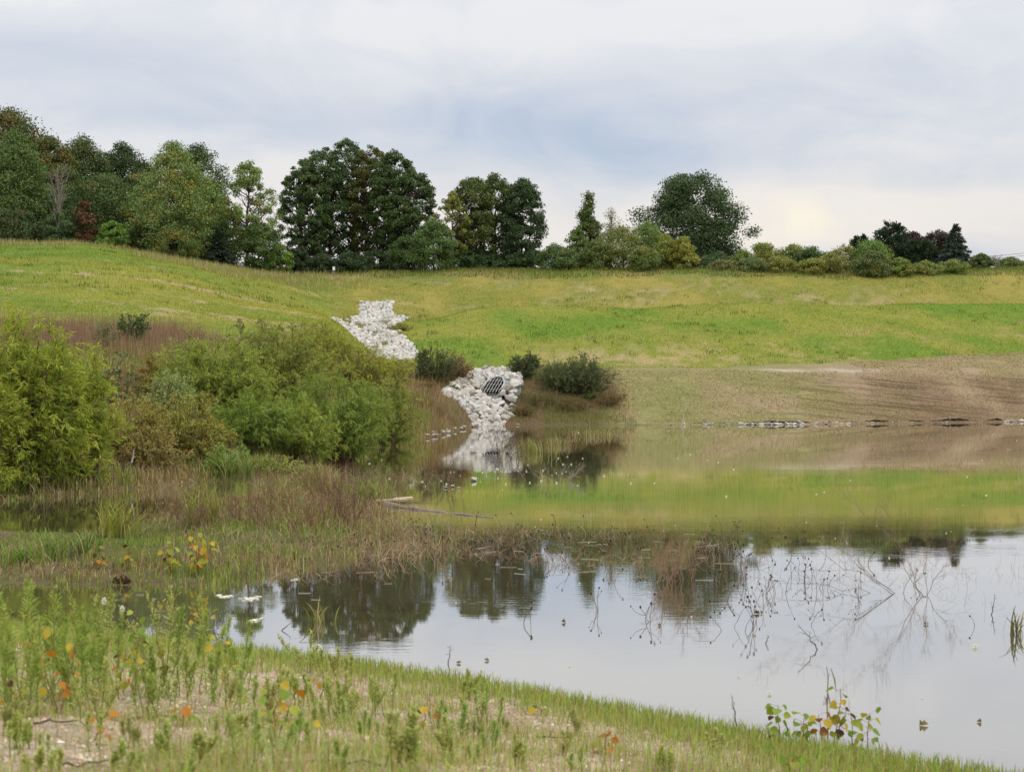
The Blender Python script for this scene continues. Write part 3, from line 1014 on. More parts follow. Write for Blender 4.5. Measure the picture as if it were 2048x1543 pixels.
def make_conifer(seed, Hh, W, colour, leaves=9000, pine=False):
    rs = np.random.default_rng(seed)
    g = Geo()
    s = np.linspace(0, 1, 8)
    pth = np.stack([0 * s, 0 * s, Hh * s - .3], 1)
    V, Fq = tube(pth, Hh * .018 * (1 - .95 * s) + .01, 6)
    bark = np.array((.085, .066, .05))
    g.add(V, Fq, bark)
    nw = 26 if not pine else 16
    A, B = [], []
    for k in range(nw):
        z = Hh * (.05 + .93 * (k / nw) ** (.9 if not pine else .75))
        Rr = W * .5 * (1 - z / Hh) ** (1.1 if not pine else .5) * (1 if z > .12 * Hh else .85) + .12
        for b in range(rs.integers(6, 9)):
            th = rs.random() * 6.28
            r = Rr * (.75 + .4 * rs.random())
            tip = np.array([r * np.cos(th), r * np.sin(th), z - (r * .22 if not pine else -r * .25) + .1 * rs.normal()])
            a0 = np.array([0, 0, z + (.15 * r if not pine else -.1 * r)])
            q = limb(a0, tip, rs, .15, 5, .25 if not pine else .1)
            V, Fq = tube(q, np.linspace(.03, .008, 5), 3)
            g.add(V, Fq, bark)
            A.append(q[1]); B.append(q[-1])
    A, B = np.array(A), np.array(B)
    ln = np.linalg.norm(B - A, axis=1)
    i = rs.choice(len(A), size=leaves, p=ln / ln.sum())
    f = rs.random(leaves) ** .7
    wd = (.06 + .13 * (1 - f)) * (ln[i] ** .7) * (1.0 if not pine else 1.5)
    P = A[i] * (1 - f)[:, None] + B[i] * f[:, None] + rs.normal(size=(leaves, 3)) * wd[:, None] * np.array([1, 1, .55 if not pine else .9])
    ax = unit(B[i] - A[i]) + .6 * rs.normal(size=(leaves, 3)) + np.array([0, 0, -.2 if not pine else .35])
    L = (.22 if not pine else .26) * (.7 + .6 * rs.random(leaves))
    V, Fq = leaf_quads(P, ax, L, L * .42, rs)
    c = 1.4 * pal(rs, leaves, colour, .2)
    return g.mesh('trunk', True), build_mesh('crown', V, [Fq], np.repeat(c, 4, 0))


def plant_tree(name, label, cat, px, top, wpx, D, meshes=None, group=None, dz=-.1, **kw):
    b = at(px, D, dz)
    Hh = H(top, D) - b[2]
    W = wpx / F * D * 1.12
    seed = int(px * 13 + top * 7 + wpx)
    if 'conifer' in kw:
        tr, cr = make_conifer(seed, Hh, W, kw['colour'], kw.get('leaves', 9000), kw['conifer'] == 'pine')
    else:
        tr, cr = make_tree(seed, Hh, W, **kw)
    o = thing(name, label, cat, b, group, 0)
    link('trunk', tr, M_BARK, o)
    link('crown', cr, M_LEAF, o)
    return o


DK = (.052, .074, .026)      # dark maple green
DK2 = (.062, .082, .028)
MD = (.075, .105, .032)
COT = (.135, .165, .052)     # cottonwood
OLV = (.115, .135, .036)
YEL = (.19, .165, .04)
ORA = (.23, .10, .022)
GW = 'trees of the wood on the hill'

# the wood on the left hill
plant_tree('maple_tree', 'tallest dark maple at the edge of the picture, orange-brown tinge at its top', 'tree', 18, 216, 190, 163, group=GW, shape='round', base=.08, colour=DK2, accents=((.22, (.14, .082, .02)),), leaves=15000, leaf=.3)
plant_tree('ash_tree', 'mid-green pointed ash standing before the tallest maple of the wood', 'tree', 32, 262, 165, 153, group=GW, shape='oval', base=.04, colour=(.075, .105, .034), leaves=14000, leaf=.26)
plant_tree('maple_tree', 'maple with rusty orange-tinged crown beside the tallest maple', 'tree', 100, 270, 125, 160, group=GW, shape='round', base=.06, colour=DK2, accents=((.4, (.15, .10, .022)),), leaves=12000)
plant_tree('maple_tree', 'dark olive maple with ragged top between rusty maple and dark oak', 'tree', 168, 272, 135, 166, group=GW, shape='round', base=.08, colour=DK, accents=((.2, (.10, .085, .02)),), leaves=12000)
plant_tree('oak_tree', 'darkest round oak deep in the wood behind the pale cottonwood', 'tree', 246, 288, 130, 170, group=GW, shape='round', base=.08, colour=(.042, .058, .022), leaves=12000)
plant_tree('maple_tree', 'lower green maple filling the middle of the wood front', 'tree', 205, 345, 160, 155, group=GW, shape='round', base=.04, colour=(.062, .088, .028), accents=((.08, (.12, .09, .03)),), leaves=12000, leaf=.24)
plant_tree('ash_tree', 'dull green ash in the shaded front of the wood near the red tree', 'tree', 130, 370, 120, 154, group=GW, shape='oval', base=.02, colour=(.058, .082, .028), leaves=8000, leaf=.24)
plant_tree('cottonwood_tree', 'big pale green cottonwood with yellowing lower boughs at the wood edge', 'tree', 348, 283, 175, 151, group=GW, shape='oval', base=.05, colour=(.125, .158, .055), accents=((.09, (.26, .18, .03)),), leaves=17000, leaf=.22, cr=.085, jitter=.2)
plant_tree('maple_tree', 'dark maple peeping out behind the big pale cottonwood', 'tree', 400, 290, 130, 164, group=GW, shape='round', base=.08, colour=DK, leaves=11000)
plant_tree('maple_tree', 'dark green tree below the big cottonwood, falling away to the gap', 'tree', 432, 385, 105, 158, group=GW, shape='oval', base=.03, colour=(.05, .085, .022), leaves=9000)
plant_tree('cottonwood_tree', 'slender pale cottonwood with sky showing through its loose crown', 'tree', 497, 318, 125, 153, shape='oval', base=.24, colour=COT, accents=((.06, (.22, .19, .05)),), leaves=7000, leaf=.21, clumps=110, cr=.075, jitter=.2, limbs=60)
plant_tree('hackberry_tree', 'low dark tree under the slender cottonwood before the trailer', 'tree', 520, 442, 95, 152, shape='round', base=.03, colour=(.066, .092, .03), leaves=7000, leaf=.22)
plant_tree('spruce_tree', 'small dark spruce below the wood beside the slender cottonwood', 'tree', 440, 452, 75, 151, conifer='spruce', colour=(.03, .045, .024), leaves=6000)
plant_tree('maple_tree', 'small rust-red tree glowing among dark green ones', 'tree', 168, 400, 46, 149, shape='round', base=.0, colour=(.105, .045, .026), accents=((.2, (.09, .075, .03)),), leaves=2600, leaf=.22, jitter=.25, rag=2.0)
plant_tree('shrub', 'bright green bush at the foot of the wood beside the rust-red tree', 'bush', 226, 444, 62, 148, shape='round', base=.0, colour=(.105, .165, .035), leaves=4500, leaf=.2)
plant_tree('shrub', 'dark grey-green bush under the bare dead tree', 'bush', 118, 425, 75, 149, shape='round', base=.0, colour=(.062, .088, .036), leaves=5000, leaf=.2)
plant_tree('shrub', 'dusky bush at the very edge below the pointed ash', 'bush', 30, 415, 110, 149, shape='round', base=.0, colour=(.05, .068, .026), accents=((.12, (.11, .07, .02)),), leaves=6000, leaf=.22)
plant_tree('shrub', 'spreading olive bush with yellow tips under the big cottonwood', 'bush', 350, 450, 100, 149, shape='round', base=.0, colour=(.092, .118, .038), accents=((.12, (.21, .16, .03)),), leaves=6000, leaf=.2)
plant_tree('shrub', 'dark bush between bright green bush and big cottonwood', 'bush', 285, 440, 70, 150, shape='round', base=.0, colour=(.055, .078, .028), accents=((.1, (.18, .13, .03)),), leaves=5000, leaf=.2)

for px, top, wp, D, lab, col in ((62, 275, 110, 172, 'dark tree deep in the wood between the two tallest maples', DK), (135, 300, 110, 174, 'shaded tree in the depth of the wood behind the bare dead tree', (.044, .06, .022)), (290, 318, 110, 173, 'shaded tree in the depth of the wood behind the big cottonwood, bright-bush side', (.044, .062, .024)),
                                 (385, 345, 120, 168, 'shaded tree closing the wood behind the big cottonwood, gap side', (.046, .07, .024)), (75, 395, 110, 156, 'low shaded tree at the wood front between ash and dead tree', (.054, .074, .028)), (270, 390, 110, 158, 'low shaded tree at the wood front above the dark bush', (.052, .072, .026))):
    plant_tree('maple_tree', lab, 'tree', px, top, wp, D, group=GW, shape='round', base=.04, colour=col, leaves=8000, leaf=.28)

# the big dome of trees in the middle
GD = 'trees of the big dome-shaped clump'
dome = [(612, 318, 100, 160, 'tree with drooping boughs on the sky edge of the dome, next to the gap', DK, 2),
        (650, 288, 110, 162, 'second tree of the dome, round dark top', (.046, .070, .026), 3),
        (695, 279, 112, 164, 'highest tree of the dome-shaped clump', (.048, .072, .026), 2),
        (742, 290, 104, 162, 'dome tree with olive-brown tinge at its top', (.058, .074, .024), 2),
        (785, 301, 104, 160, 'dome tree beside the olive-topped one, dark trunks showing', (.050, .074, .024), 3),
        (822, 338, 100, 159, 'outer dome tree sloping down to the yellowish tree', (.052, .076, .026), 2)]
for px, top, wp, D, lab, col, tk in dome:
    acc = ((.28, (.115, .088, .02)),) if px == 742 else ((.02, (.10, .10, .03)),)
    plant_tree('maple_tree', lab, 'tree', px, top, wp, D, group=GD, shape='dome', base=.20, colour=col, accents=acc, leaves=9800, leaf=.24, clumps=230, cr=.074, trunks=tk, shell=.55, limbs=90, rag=.4,
               lean=(px - 715) / 715 * .10)
for px, top, wp, lab, col in [(560, 487, 62, 'light green young tree in the gap before the house roof', (.12, .165, .04)),
                              (600, 497, 60, 'dark thicket bush between the gap and the dome trunks', (.034, .046, .022)), (645, 507, 70, 'dark bush beside the little white sign', (.032, .046, .02)),
                              (700, 505, 75, 'dark bush under the middle of the dome', (.034, .050, .022)), (755, 500, 80, 'dark bush under the olive-topped dome tree', (.038, .056, .024)),
                              (868, 440, 95, 'bushy green tree at the foot of the dome next to the yellowish tree', (.068, .100, .032)), (815, 470, 80, 'mid-green bush under the outer dome tree', (.055, .082, .026)),
                              (915, 490, 80, 'dark bush below the yellowish tree', (.05, .078, .028)), (965, 500, 80, 'dark bush below the twin dark trees', (.046, .072, .026)), (1020, 505, 70, 'low dark bush under the second clump', (.042, .066, .026)),
                              (1062, 500, 60, 'dark green bush at the end of the second clump', (.05, .075, .03))]:
    plant_tree('shrub', lab, 'bush', px, top, wp, 152 + (px % 7), shape='round', base=.0, colour=col, leaves=5500, leaf=.22)

plant_tree('locust_tree', 'thin yellowish tree between the two dark clumps', 'tree', 905, 382, 82, 156, shape='oval', base=.22, colour=(.155, .150, .045), accents=((.10, (.22, .18, .05)),), leaves=4200, leaf=.21, clumps=80, cr=.08)
G2 = 'trees of the second clump'
plant_tree('maple_tree', 'second clump tree with olive leaves and twisted trunks', 'tree', 950, 352, 95, 158, group=G2, shape='dome', base=.22, colour=(.066, .080, .025), accents=((.1, (.10, .10, .028)),), leaves=8500, leaf=.24, clumps=130, trunks=2, lean=-.03, shell=.3)
plant_tree('maple_tree', 'middle and highest tree of the second clump', 'tree', 990, 346, 95, 160, group=G2, shape='dome', base=.2, colour=(.062, .08, .025), accents=((.1, (.10, .095, .028)),), leaves=9000, leaf=.24, clumps=140, trunks=2, shell=.3)
plant_tree('maple_tree', 'darkest outer tree of the second clump against open sky', 'tree', 1042, 356, 90, 158, group=G2, shape='dome', base=.16, colour=(.042, .062, .028), leaves=9500, leaf=.24, clumps=150, trunks=2, lean=.02, shell=.3)

# the hedge-like row on the crest
plant_tree('pear_tree', 'narrow pointed tree rising alone from the hedge', 'tree', 1177, 385, 98, 156, shape='cone', base=.05, colour=(.068, .092, .03), accents=((.1, (.13, .12, .03)),), leaves=6500, leaf=.22, clumps=130, cr=.10, rag=1.3)
plant_tree('shrub', 'sparse young tree propped against the narrow pointed tree', 'bush', 1158, 455, 50, 153, shape='oval', base=.1, colour=(.10, .125, .04), leaves=2200, leaf=.2)
plant_tree('birch_tree', 'nearly leafless pinkish grey tree beside the narrow pointed tree', 'tree', 1222, 416, 75, 158, shape='oval', base=.2, colour=(.20, .165, .12), leaves=1100, leaf=.16, limbs=90, bark=(.22, .19, .16))
plant_tree('oak_tree', 'great round dark oak standing apart on the crest', 'tree', 1384, 343, 205, 160, shape='dome', base=.03, colour=(.044, .064, .028), leaves=20000, leaf=.27, clumps=120, cr=.105, shell=.35, limbs=70, rag=1.0)
hedge = [(1108, 487, 70, 153, 'dull green hedge bush next to the second clump', (.075, .105, .038)), (1140, 495, 56, 151, 'small grey-green bush below the narrow pointed tree', (.085, .115, .045)),
         (1196, 478, 60, 151, 'olive bush under the leafless tree', (.105, .125, .042)), (1245, 448, 90, 152, 'broad yellowish olive bush before the great oak', (.135, .142, .04)),
         (1297, 440, 86, 153, 'tall fresh green bush touching the great oak', (.105, .142, .04)), (1330, 470, 66, 151, 'yellow-green bush in front of the great oak', (.16, .165, .04)),
         (1366, 472, 56, 150, 'yellow bush at the foot of the great oak', (.19, .18, .04)), (1290, 490, 60, 149, 'light olive bush low in front of the fresh green one', (.12, .14, .045)),
         (1432, 505, 70, 152, 'dark low bush on the far side of the great oak', (.05, .075, .035)), (1482, 500, 56, 152, 'bright bush past the great oak', (.115, .145, .042)),
         (1530, 483, 72, 154, 'yellowish round bush in the low hedge', (.165, .165, .045)), (1585, 489, 76, 154, 'olive bush in the low hedge beside the dark feathery one', (.12, .14, .042)),
         (1622, 494, 62, 153, 'dark feathery bush in the low hedge', (.06, .095, .035)), (1560, 513, 60, 150, 'low yellow-green scrub before the olive bush', (.16, .16, .042)),
         (1660, 505, 60, 151, 'straw-tinted bush in the low hedge', (.17, .16, .055)), (1690, 486, 52, 154, 'thin yellow young tree above the low hedge', (.20, .18, .06)),
         (1742, 476, 80, 153, 'bright green rounded tree before the dark pines', (.10, .148, .038)), (1745, 502, 70, 150, 'grey-green bush under the bright green rounded tree', (.085, .105, .04)),
         (1800, 515, 50, 151, 'yellow-green bush by the wires', (.14, .165, .045)), (1850, 523, 60, 152, 'low pale scrub before the pines', (.15, .16, .05)),
         (1905, 520, 60, 153, 'light green bush before the tall spruce', (.125, .15, .042)), (1960, 508, 46, 158, 'single round bush standing out past the tall spruce', (.085, .10, .038)),
         (2020, 516, 60, 160, 'last low bush near the end of the crest', (.10, .12, .045)), (1505, 515, 60, 150, 'low grey-green bush before the yellowish round one', (.10, .12, .05)),
         (1625, 518, 60, 150, 'low yellow scrub in front of the dark feathery bush', (.17, .165, .045)), (1450, 520, 60, 150, 'brownish scrub at the foot of the oak, sky side', (.13, .12, .05))]
for px, top, wp, D, lab, col in hedge:
    thin = px == 1690
    plant_tree('shrub', lab, 'bush', px, top, wp, D, group='bushes along the crest', shape='round', base=.0, colour=col, accents=((.06, (.22, .17, .04)),), leaves=1300 if thin else 4200, leaf=.19, cr=.13, spread=.3)
plant_tree('pine_tree', 'dark pine with ragged top, tallest of the dark group by the wires', 'tree', 1782, 446, 88, 172, conifer='pine', colour=(.030, .048, .024), leaves=9000)
plant_tree('pine_tree', 'dark pine filling the middle of the dark group', 'tree', 1840, 482, 80, 170, conifer='pine', colour=(.032, .05, .024), leaves=8000)
plant_tree('pine_tree', 'small dark pine half hidden by the bright green rounded tree', 'tree', 1722, 474, 60, 174, conifer='pine', colour=(.028, .045, .022), leaves=6000)
plant_tree('maple_tree', 'purple-leaved maple next to the tallest pine', 'tree', 1826, 464, 75, 178, shape='round', base=.08, colour=(.048, .026, .028), leaves=7000, leaf=.24)
plant_tree('maple_tree', 'purple-leaved maple next to the tall spruce', 'tree', 1878, 459, 85, 178, shape='round', base=.08, colour=(.046, .027, .028), leaves=8000, leaf=.24)
plant_tree('spruce_tree', 'tall pointed blue-green spruce at the end of the dark group', 'tree', 1909, 444, 88, 168, conifer='spruce', colour=(.045, .062, .048), leaves=12000)

# bare trees
def make_bare(seed, Hh, W, n=34, colour=(.24, .21, .18)):
    rs = np.random.default_rng(seed)
    g = Geo()
    s = np.linspace(0, 1, 7)
    V, Fq = tube(np.stack([.05 * Hh * s * s, 0 * s, Hh * .85 * s - .2], 1), Hh * .012 * (1 - .9 * s) + .008, 5)
    g.add(V, Fq, np.array(colour))
    for i in range(n):
        z0 = Hh * (.25 + .55 * rs.random())
        th = rs.random() * 6.28
        r = W * .5 * (.3 + .7 * rs.random())
        e = np.array([r * np.cos(th), r * np.sin(th), min(Hh, z0 + Hh * (.15 + .3 * rs.random()))])
        q = limb((0, 0, z0), e, rs, .3, 5, .2)
        V, Fq = tube(q, np.linspace(.03, .008, 5), 3)
        g.add(V, Fq, np.array(colour))
        for j in range(3):
            k = rs.integers(2, 5)
            e2 = q[k] + rs.normal(size=3) * .12 * Hh * .5 + np.array([0, 0, .06 * Hh])
            V, Fq = tube(limb(q[k], e2, rs, .3, 4, .1), np.linspace(.015, .005, 4), 3)
            g.add(V, Fq, np.array(colour))
    return g


for px, top, wp, D, lab in [(118, 342, 50, 148.5, 'bare grey dead tree before the dark wood'), (1990, 512, 26, 159, 'small bare twiggy tree between two bushes past the spruce')]:
    b = at(px, D)
    Hh = H(top, D) - b[2]
    tag(make_bare(px, Hh, wp / F * D).obj('dead_tree', M_BARK), lab, 'tree').location = b


# ------------------------------------------------------------------ buildings, sign and wires beyond the crest
def box(g, x0, x1, y0, y1, z0, z1, c):
    v = np.array([[x0, y0, z0], [x1, y0, z0], [x1, y1, z0], [x0, y1, z0], [x0, y0, z1], [x1, y0, z1], [x1, y1, z1], [x0, y1, z1]], float)
    g.add(v, np.array([[0, 3, 2, 1], [4, 5, 6, 7], [0, 1, 5, 4], [1, 2, 6, 5], [2, 3, 7, 6], [3, 0, 4, 7]]), np.array(c, float))


p = at(497, 164)
zt = H(534, 164)
tr = thing('trailer', 'white camping trailer half hidden under the slender cottonwood', 'trailer', (p[0], p[1], zt - 2.3))
g = Geo(); box(g, -1.6, 1.9, -.9, .9, .45, 2.26, (.72, .73, .75)); g.obj('body', M_PAINT, tr)
g = Geo(); box(g, -1.72, 2.02, -1.0, 1.0, 2.262, 2.36, (.16, .16, .17)); g.obj('roof', M_PAINT, tr)
g = Geo(); box(g, -.85, -.3, -.35, .35, 2.363, 2.70, (.78, .78, .78)); g.obj('roof_vent', M_PAINT, tr)
g = Geo(); box(g, .5, 1.3, -.925, -.903, 1.2, 1.85, (.05, .06, .07)); g.obj('window', M_PAINT, tr)
for sx in (-.5, .75):
    th = np.linspace(0, 2 * np.pi, 17)[:-1]
    g = Geo()
    V = np.concatenate([np.stack([sx + .34 * np.cos(th), np.full(16, -.88), .34 + .34 * np.sin(th)], 1), np.stack([sx + .34 * np.cos(th), np.full(16, -.66), .34 + .34 * np.sin(th)], 1)])
    i = np.arange(16)
    g.add(V, np.stack([i, (i + 1) % 16, 16 + (i + 1) % 16, 16 + i], 1), np.array((.03, .03, .03)))
    V2 = np.concatenate([V[:16], [[sx, -.88, .34]]])
    g.add(V2, np.stack([i, (i + 1) % 16, np.full(16, 16)], 1), np.array((.03, .03, .03)))
    g.obj('wheel', M_PAINT, tr)

p = at(636, 205)
zt = H(509, 205)
hs = thing('house', 'house with pale grey roof showing behind the dome trunks', 'house', (p[0], p[1], zt - 4.6))
g = Geo(); box(g, -5, 5, -3, 3, 0, 2.9, (.55, .53, .50)); g.obj('wall', M_PAINT, hs)
g = Geo()
v = np.array([[-5.4, -3.5, 2.903], [5.4, -3.5, 2.903], [5.4, 3.5, 2.903], [-5.4, 3.5, 2.903], [-3.2, 0, 4.6], [3.2, 0, 4.6]], float)
g.add(v, np.array([[0, 1, 5, 4], [2, 3, 4, 5], [0, 3, 2, 1]]), np.array((.42, .42, .43)))
g.add(v, np.array([[1, 2, 5], [3, 0, 4]]), np.array((.42, .42, .43)))
rf = g.obj('roof', M_PAINT, hs)
for sx in (-2.6, 1.6):
    g = Geo(); box(g, sx - .6, sx + .6, -3.03, -3.002, 1.0, 2.2, (.06, .07, .09)); g.obj('window', M_PAINT, hs)

p = at(668, 147.5)
zt = H(534, 147.5)
sg = thing('sign_post', 'little white sign on a short post at the foot of the dome trees', 'sign', p)
g = Geo(); box(g, -.025, .025, -.025, .025, -.3, zt - p[2], (.3, .3, .3)); g.obj('post', M_PAINT, sg)
g = Geo(); box(g, -.10, .10, -.042, -.027, zt - p[2] - .26, zt - p[2] + .02, (.80, .82, .84)); g.obj('panel', M_PAINT, sg)

for k, (pa, pb) in enumerate((((1790, 522), (2330, 464)), ((1790, 525), (2330, 470)))):
    D0, D1 = 163, 166
    a = np.array([(pa[0] - PX0) / F * D0, D0 + k, H(pa[1], D0)])
    b = np.array([(pb[0] - PX0) / F * D1, D1 + k, H(pb[1], D1)])
    s = np.linspace(0, 1, 20)[:, None]
    P = a * (1 - s) + b * s - np.array([0, 0, .55]) * (4 * s * (1 - s))
    V, Fq = tube(P, .016, 5)
    g = Geo(); g.add(V, Fq, np.array((.03, .03, .032)))
    tag(g.obj('power_line', M_DRY), ('upper', 'lower')[k] + ' of two thin wires passing in front of the dark pines', 'wire', 'wires past the pines')


# ------------------------------------------------------------------ bushes on the banks
def make_bush(seed, Hh, W, shoots=120, twigs=9, leaves=14, L=.13, Wd=.02, colour=OLV, accents=(), stem=(.13, .085, .05), arch=.35, lo=.25, droop=.3, jitter=.2, top=None, twl=.13, skirt=.28, gain=1.0):
    """a bush of arching shoots: each shoot carries side twigs, each twig a spray of leaves"""
    rs = np.random.default_rng(seed)
    th = rs.random(shoots) * 2 * np.pi
    r0 = W * .16 * np.sqrt(rs.random(shoots))
    u = rs.random(shoots)
    rr = W * .5 * np.sqrt(.03 + .97 * u) * (.8 + .35 * rs.random(shoots))
    hz = Hh * (1 - .62 * (rr / (W * .55)) ** 2.0) * (.52 + .48 * rs.random(shoots) ** .8)
    hz = np.maximum(hz, .15 * Hh)
    low = rs.random(shoots) < skirt
    hz = np.where(low, Hh * (.10 + .35 * rs.random(shoots)), hz)
    m = 7
    s = np.linspace(0, 1, m)
    dx, dy = np.cos(th), np.sin(th)
    P = np.zeros((shoots, m, 3))
    out_ = r0[:, None] + (rr - r0)[:, None] * s[None] ** (1 + arch)
    P[..., 0] = dx[:, None] * out_
    P[..., 1] = dy[:, None] * out_
    P[..., 2] = hz[:, None] * np.sin(s * np.pi * .5)[None] ** (1 - .2 * arch)
    P[:, 1:] += rs.normal(size=(shoots, m - 1, 3)) * Hh * .018
    P[:, 0, 2] = -.1
    rad = (Hh * .0042 * (.6 + .8 * rs.random(shoots)))[:, None] * (1 - .85 * s)[None] + .003
    V1, F1 = tubes_many(P, rad, 4)
    # side twigs
    n = shoots * twigs
    si = np.repeat(np.arange(shoots), twigs)
    lo_ = np.where(low[si], .05, lo)
    f = lo_ + (1 - lo_) * rs.random(n) ** .8
    k = np.clip((f * (m - 1)).astype(int), 0, m - 2)
    w_ = f * (m - 1) - k
    A = P[si, k] * (1 - w_)[:, None] + P[si, k + 1] * w_[:, None]
    T = unit(P[si, k + 1] - P[si, k])
    d = unit(T * .55 + rs.normal(size=(n, 3)) * .62 + np.array([0, 0, .15]))
    tl = twl * Hh * (.5 + .8 * rs.random(n)) * (1.15 - .5 * f)
    B = A + d * tl[:, None] - np.array([0, 0, 1.]) * (droop * tl)[:, None] * .5
    Mid = (A + B) / 2 + np.array([0, 0, .08]) * tl[:, None]
    Q = np.stack([A, Mid, B], 1)
    V2, F2 = tubes_many(Q, np.tile(np.array([.0045, .0035, .002]), (n, 1)), 3)
    V = np.concatenate([V1, V2])
    st = build_mesh('stem', V, [np.concatenate([F1, F2 + len(V1)])], np.tile(np.array(stem), (len(V), 1)) * (1 + .15 * rs.normal(size=(len(V), 1))))
    # leaves
    q = n * leaves
    ti = np.repeat(np.arange(n), leaves)
    g = rs.random(q)
    base = np.where((g < .5)[:, None], A[ti] + (Mid - A)[ti] * (2 * g)[:, None], Mid[ti] + (B - Mid)[ti] * (2 * g - 1)[:, None])
    base += rs.normal(size=(q, 3)) * .02
    ax = unit(d[ti] * 1.1 + rs.normal(size=(q, 3)) * .42 + np.array([0, 0, -droop]))
    LL = L * (.6 + .7 * rs.random(q))
    V, Fq = leaf_quads(base, ax, LL, Wd * (.7 + .6 * rs.random(q)), rs, .12)
    c = pal(rs, q, colour, jitter)
    tw = 1 + .12 * rs.normal(size=n).clip(-2, 2)
    c *= tw[ti][:, None] * gain
    if top is not None:                # fresh growth at the tips of the shoots is yellower
        fr = np.clip((f - .45) / .55, 0, 1)[ti] * (.5 + .5 * rs.random(q))
        c = c * (1 - fr[:, None]) + pal(rs, q, top, jitter) * fr[:, None]
    for fr, col in accents:
        hot = rs.random(n) < fr * 1.4
        mk = hot[ti] & (rs.random(q) < .6)
        c[mk] = pal(rs, int(mk.sum()), col, jitter)
    fo = build_mesh('foliage', V, [Fq], np.repeat(c.clip(.004, .8), 4, 0))
    return st, fo


def plant_bush(name, label, cat, px, top_py, wpx, D, group=None, dz=-.05, **kw):
    b = at(px, D, dz)
    Hh = H(top_py, D) - b[2]
    W = wpx / F * D * 1.15
    st, fo = make_bush(int(abs(px) * 11 + top_py * 5 + wpx), Hh, W, **kw)
    o = thing(name, label, cat, b, group)
    link('stem', st, M_BARK, o)
    link('foliage', fo, M_WILLOW, o)
    return o


WY = dict(colour=(.22, .30, .040), top=(.44, .46, .062), L=.17, Wd=.024, droop=.35)
WG = dict(colour=(.215, .285, .052), top=(.40, .43, .085), L=.17, Wd=.024, droop=.35)
WD = dict(colour=(.165, .245, .046), top=(.28, .345, .062), L=.16, Wd=.024, droop=.4)
GL = 'willow bushes on the shore'
plant_bush('willow_bush', 'big yellow-green willow bush leaning over the dark channel', 'bush', 52, 608, 262, 47.5, GL, shoots=240, twigs=12, leaves=16, **WY)
plant_bush('willow_bush', 'lower yellow-green willow beside the biggest one', 'bush', 170, 690, 130, 49, GL, shoots=110, twigs=10, leaves=14, **WY)
plant_bush('willow_bush', 'dark-based yellow willow cut off by the picture edge', 'bush', -45, 640, 190, 46, GL, shoots=120, twigs=10, leaves=14, **WY)
plant_bush('willow_bush', 'wide green willow behind the olive brush', 'bush', 425, 650, 235, 63, GL, shoots=190, twigs=11, leaves=15, **WG)
plant_bush('willow_bush', 'tall green and yellow willow at the middle of the thicket', 'bush', 560, 640, 250, 71, GL, shoots=190, twigs=11, leaves=14, **dict(WG, colour=(.20, .25, .05), top=(.36, .37, .075)))
plant_bush('willow_bush', 'deep green drooping willow reaching down to the water', 'bush', 662, 735, 260, 63, GL, shoots=210, twigs=11, leaves=15, **WD)
plant_bush('willow_bush', 'dark green willow low in front of the tall one', 'bush', 505, 770, 200, 58.5, GL, shoots=160, twigs=10, leaves=14, **WD)
plant_bush('willow_bush', 'rounded yellow-green willow nearest the brown grass bank', 'bush', 765, 735, 140, 73, GL, shoots=110, twigs=10, leaves=13, **dict(WG, top=(.36, .34, .08)))
plant_bush('willow_bush', 'yellowing willow below the stone chute', 'bush', 700, 662, 180, 84, GL, shoots=130, twigs=9, leaves=12, **dict(WY, colour=(.26, .27, .06), accents=((.12, (.27, .17, .03)),)))
plant_bush('willow_bush', 'gold-tinted willow on the upper bank under the lawn', 'bush', 625, 636, 160, 86, GL, shoots=120, twigs=9, leaves=12, **dict(WY, colour=(.27, .27, .06), accents=((.12, (.27, .18, .04)),)))
plant_bush('willow_bush', 'bright willow sprays low at the edge of the marsh', 'bush', 590, 790, 170, 60, GL, shoots=110, twigs=9, leaves=13, **WG)
plant_bush('willow_bush', 'yellowish willow edge running down toward the red grass', 'bush', 775, 700, 120, 90, GL, shoots=80, twigs=8, leaves=10, **dict(WY, colour=(.28, .26, .07), accents=((.15, (.25, .15, .03)),)))
GS = 'young poplars of the thicket'
PO = dict(gain=1.8, L=.075, Wd=.062, droop=.25)
plant_bush('poplar_sapling', 'dark green leafy sapling standing up before the lawn', 'sapling', 265, 612, 72, 80, GS, shoots=34, twigs=9, leaves=12, colour=(.075, .10, .04), **PO)
plant_bush('poplar_sapling', 'thin sapling with few leaves beside the dark green one', 'sapling', 205, 610, 62, 76, GS, shoots=16, twigs=7, leaves=7, colour=(.09, .11, .05), **PO)
plant_bush('poplar_sapling', 'sapling with orange and yellow leaves in the thicket', 'sapling', 320, 672, 80, 66, GS, shoots=22, twigs=8, leaves=9, colour=(.14, .145, .03), accents=((.4, (.30, .14, .02)),), **dict(PO, L=.1, Wd=.085))
plant_bush('poplar_sapling', 'tall loose sapling poking above the green willow', 'sapling', 505, 612, 105, 78, GS, shoots=34, twigs=8, leaves=9, colour=(.105, .12, .045), **PO)
plant_bush('poplar_sapling', 'grey-green sapling over the dry brush', 'sapling', 235, 700, 90, 62, GS, shoots=28, twigs=8, leaves=9, colour=(.09, .115, .06), **PO)
plant_bush('poplar_sapling', 'loose sapling at the top of the golden willow', 'sapling', 590, 628, 50, 84, GS, shoots=14, twigs=7, leaves=8, colour=(.10, .125, .045), **PO)
plant_bush('poplar_sapling', 'sapling with dull leaves between the dark one and the green willow', 'sapling', 375, 655, 70, 72, GS, shoots=24, twigs=8, leaves=9, colour=(.11, .125, .05), **PO)
GB = 'dry olive brush before the willows'
BR = dict(gain=2.8, L=.055, Wd=.036, droop=.2, stem=(.17, .10, .06), lo=.2)
